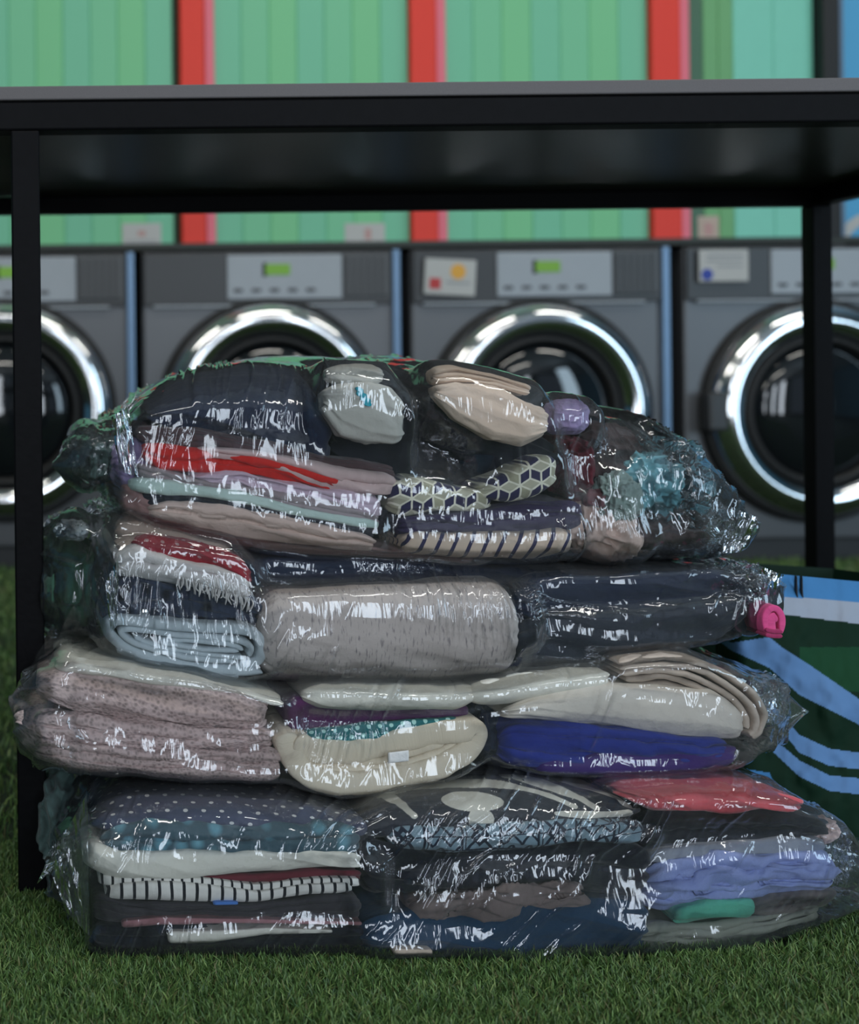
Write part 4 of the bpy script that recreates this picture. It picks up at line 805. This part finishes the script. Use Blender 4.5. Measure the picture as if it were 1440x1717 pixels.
Mg = plain('woven_poly_green', tuple(A((12, 40, 26), 1.0)), .5); Mbl = plain('woven_poly_blue', tuple(A((66, 118, 168), 2.0)), .5)
xl, zl_ = Wv(1200, 955, 1.335); xr = Wv(1640, 985, 1.335)[0]
zt_ = Wv(1420, 975, 1.28)[1]
def quadstrip(name, A0, A1, B0, B1, mat):
    n = 16; u, v = np.meshgrid(np.linspace(0, 1, n), np.linspace(0, 1, n), indexing='ij'); u = u[..., None]; v = v[..., None]
    A0, A1, B0, B1 = map(np.array, (A0, A1, B0, B1)); Pq = A0*(1-u)*(1-v)+A1*(1-u)*v+B0*u*(1-v)+B1*u*v
    Pq = Pq+.006*fbm(Pq[..., 1]*20, Pq[..., 2]*20, seed=2)[..., None]*np.array([1, .5, 0])*(np.sin(u*math.pi)); Pq = Pq.reshape(-1, 3)-np.array(sb.location)
    i = np.arange(n-1)[:, None]; j = np.arange(n-1)[None]; mesh_np(name, Pq, np.stack([i*n+j, (i+1)*n+j, (i+1)*n+j+1, i*n+j+1], 2).reshape(-1, 4), mat, parent=sb)
G = P.reshape(n0, n1, 3)
quadstrip('side_panel', G[0, 0], G[0, -1], (G[0, 0, 0], 1.50, .004), (G[0, 0, 0], 1.47, G[0, -1, 2]), Mg)
quadstrip('side_panel', G[-1, 0], G[-1, -1], (G[-1, 0, 0], 1.50, .004), (G[-1, 0, 0], 1.47, G[-1, -1, 2]), Mg)
quadstrip('back_panel', (G[0, 0, 0], 1.50, .004), (G[0, 0, 0], 1.47, G[0, -1, 2]), (G[-1, 0, 0], 1.50, .004), (G[-1, 0, 0], 1.47, G[-1, -1, 2]), Mg)
for dx in (0, 9):   # stitched seams on the rim
    o = ribbon('seam', None, [(1336+dx, 966), (1337+dx, 1000), (1344+dx, 1040)], .0012, M_rubber, Y=1.262, D=.004, n=20, amp=0, parent=sb, wob=0); o.matrix_parent_inverse = Matrix.Translation(-Vector(sb.location))
c_rose = ck('rose_pink_jersey', (172, 62, 108), g=1.8)
pk = thing('pink_sock', 'small pink folded sock hanging by the right end of the second bag', 'clothing', tuple(Wp(1298, 1072, 1.18)))
for nm, path, th in (('loop', [(1286, 1062), (1284, 1036), (1292, 1022), (1304, 1022), (1312, 1036), (1311, 1062)], .006), ('inner_fold', [(1294, 1066), (1293, 1040), (1303, 1034)], .009), ('hem', [(1284, 1056), (1298, 1059), (1312, 1059)], .004), ('hem', [(1284, 1064), (1298, 1067), (1312, 1067)], .004)):
    o = ribbon(nm, None, path, th, c_rose if nm != 'hem' else ck('dark_rose', (120, 36, 70)), Y=1.118 if nm == 'hem' else 1.120, D=.03, n=40, amp=.0004, parent=pk, wob=0); o.matrix_parent_inverse = Matrix.Translation(-Vector(pk.location))

# ------------------------------------------------------------------ artificial grass (stuff)
def grass(name, n, x0, x1, y0, y1, hmin, hmax, w, seed, label):
    R = np.random.RandomState(seed); x = R.uniform(x0, x1, n); y = R.uniform(y0, y1, n); a = R.uniform(0, 2*math.pi, n); h = R.uniform(hmin, hmax, n); lean = R.uniform(.1, .9, n)*h; la = R.uniform(0, 2*math.pi, n)
    keep = ~((x > .05) & (x < .69) & (y > 1.075) & (y < 1.40)); x, y, a, h, lean, la = [q[keep] for q in (x, y, a, h, lean, la)]; n = len(x)
    ww_ = w*R.uniform(.7, 1.3, n); dx, dy = np.cos(a)*ww_, np.sin(a)*ww_; lx, ly = np.cos(la)*lean, np.sin(la)*lean; z0 = 0*x
    fr_ = [(0, 1.0), (.45, .85), (.8, .55), (1.0, .06)]; rows = []
    for f, s in fr_:
        zz = h*f*(1-.25*f*(lean/h)); ox, oy = lx*f**1.8, ly*f**1.8
        rows.append(np.stack([x+ox-dx*s, y+oy-dy*s, zz], 1)); rows.append(np.stack([x+ox+dx*s, y+oy+dy*s, zz], 1))
    V = np.stack(rows, 1).reshape(-1, 3); b = np.arange(n)[:, None]*8
    Q = np.stack([np.concatenate([b+k*2, b+k*2+1, b+k*2+3, b+k*2+2], 1) for k in range(3)], 1).reshape(-1, 4)
    base = np.array([[.044, .086, .024], [.072, .124, .036], [.026, .054, .019], [.105, .150, .045], [.085, .085, .035]]); pc = base[R.choice(5, n, p=[.34, .3, .18, .12, .06])]*R.uniform(.8, 1.25, (n, 1))*2.1
    col = np.repeat(pc[:, None, :], 8, 1).reshape(-1, 3)
    o = mesh_np(name, V, Q, M_grass, None, col, True); tag(o, label, 'grass', kind='stuff'); return o
M_grass, nt, pb = newmat('grass_blade'); at = N(nt, 'ShaderNodeVertexColor', layer_name='Col'); nt.links.new(at.outputs[0], pb.inputs['Base Color']); pb.inputs['Roughness'].default_value = .42
grass('artificial_grass', 170000, -.12, .95, .88, 1.34, .006, .0145, .00060, 1, 'short green artificial grass in front of and under the pile')
grass('artificial_grass', 70000, -1.2, 2.4, 1.34, 2.3, .010, .02, .0012, 2, 'short green artificial grass behind the pile')
grass('artificial_grass', 30000, -.9, 2.0, .3, .88, .008, .017, .0010, 3, 'short green artificial grass nearest the viewer')
grass('artificial_grass', 40000, .95, 2.4, .88, 1.34, .007, .016, .0010, 4, 'short green artificial grass right of the green shopping bag')
grass('artificial_grass', 26000, -1.2, -.12, .88, 1.34, .007, .016, .0010, 5, 'short green artificial grass left of the front table leg')
grass('artificial_grass', 50000, -1.6, 3.6, 2.3, 3.3, .012, .022, .0016, 6, 'short green artificial grass along the foot of the washers')
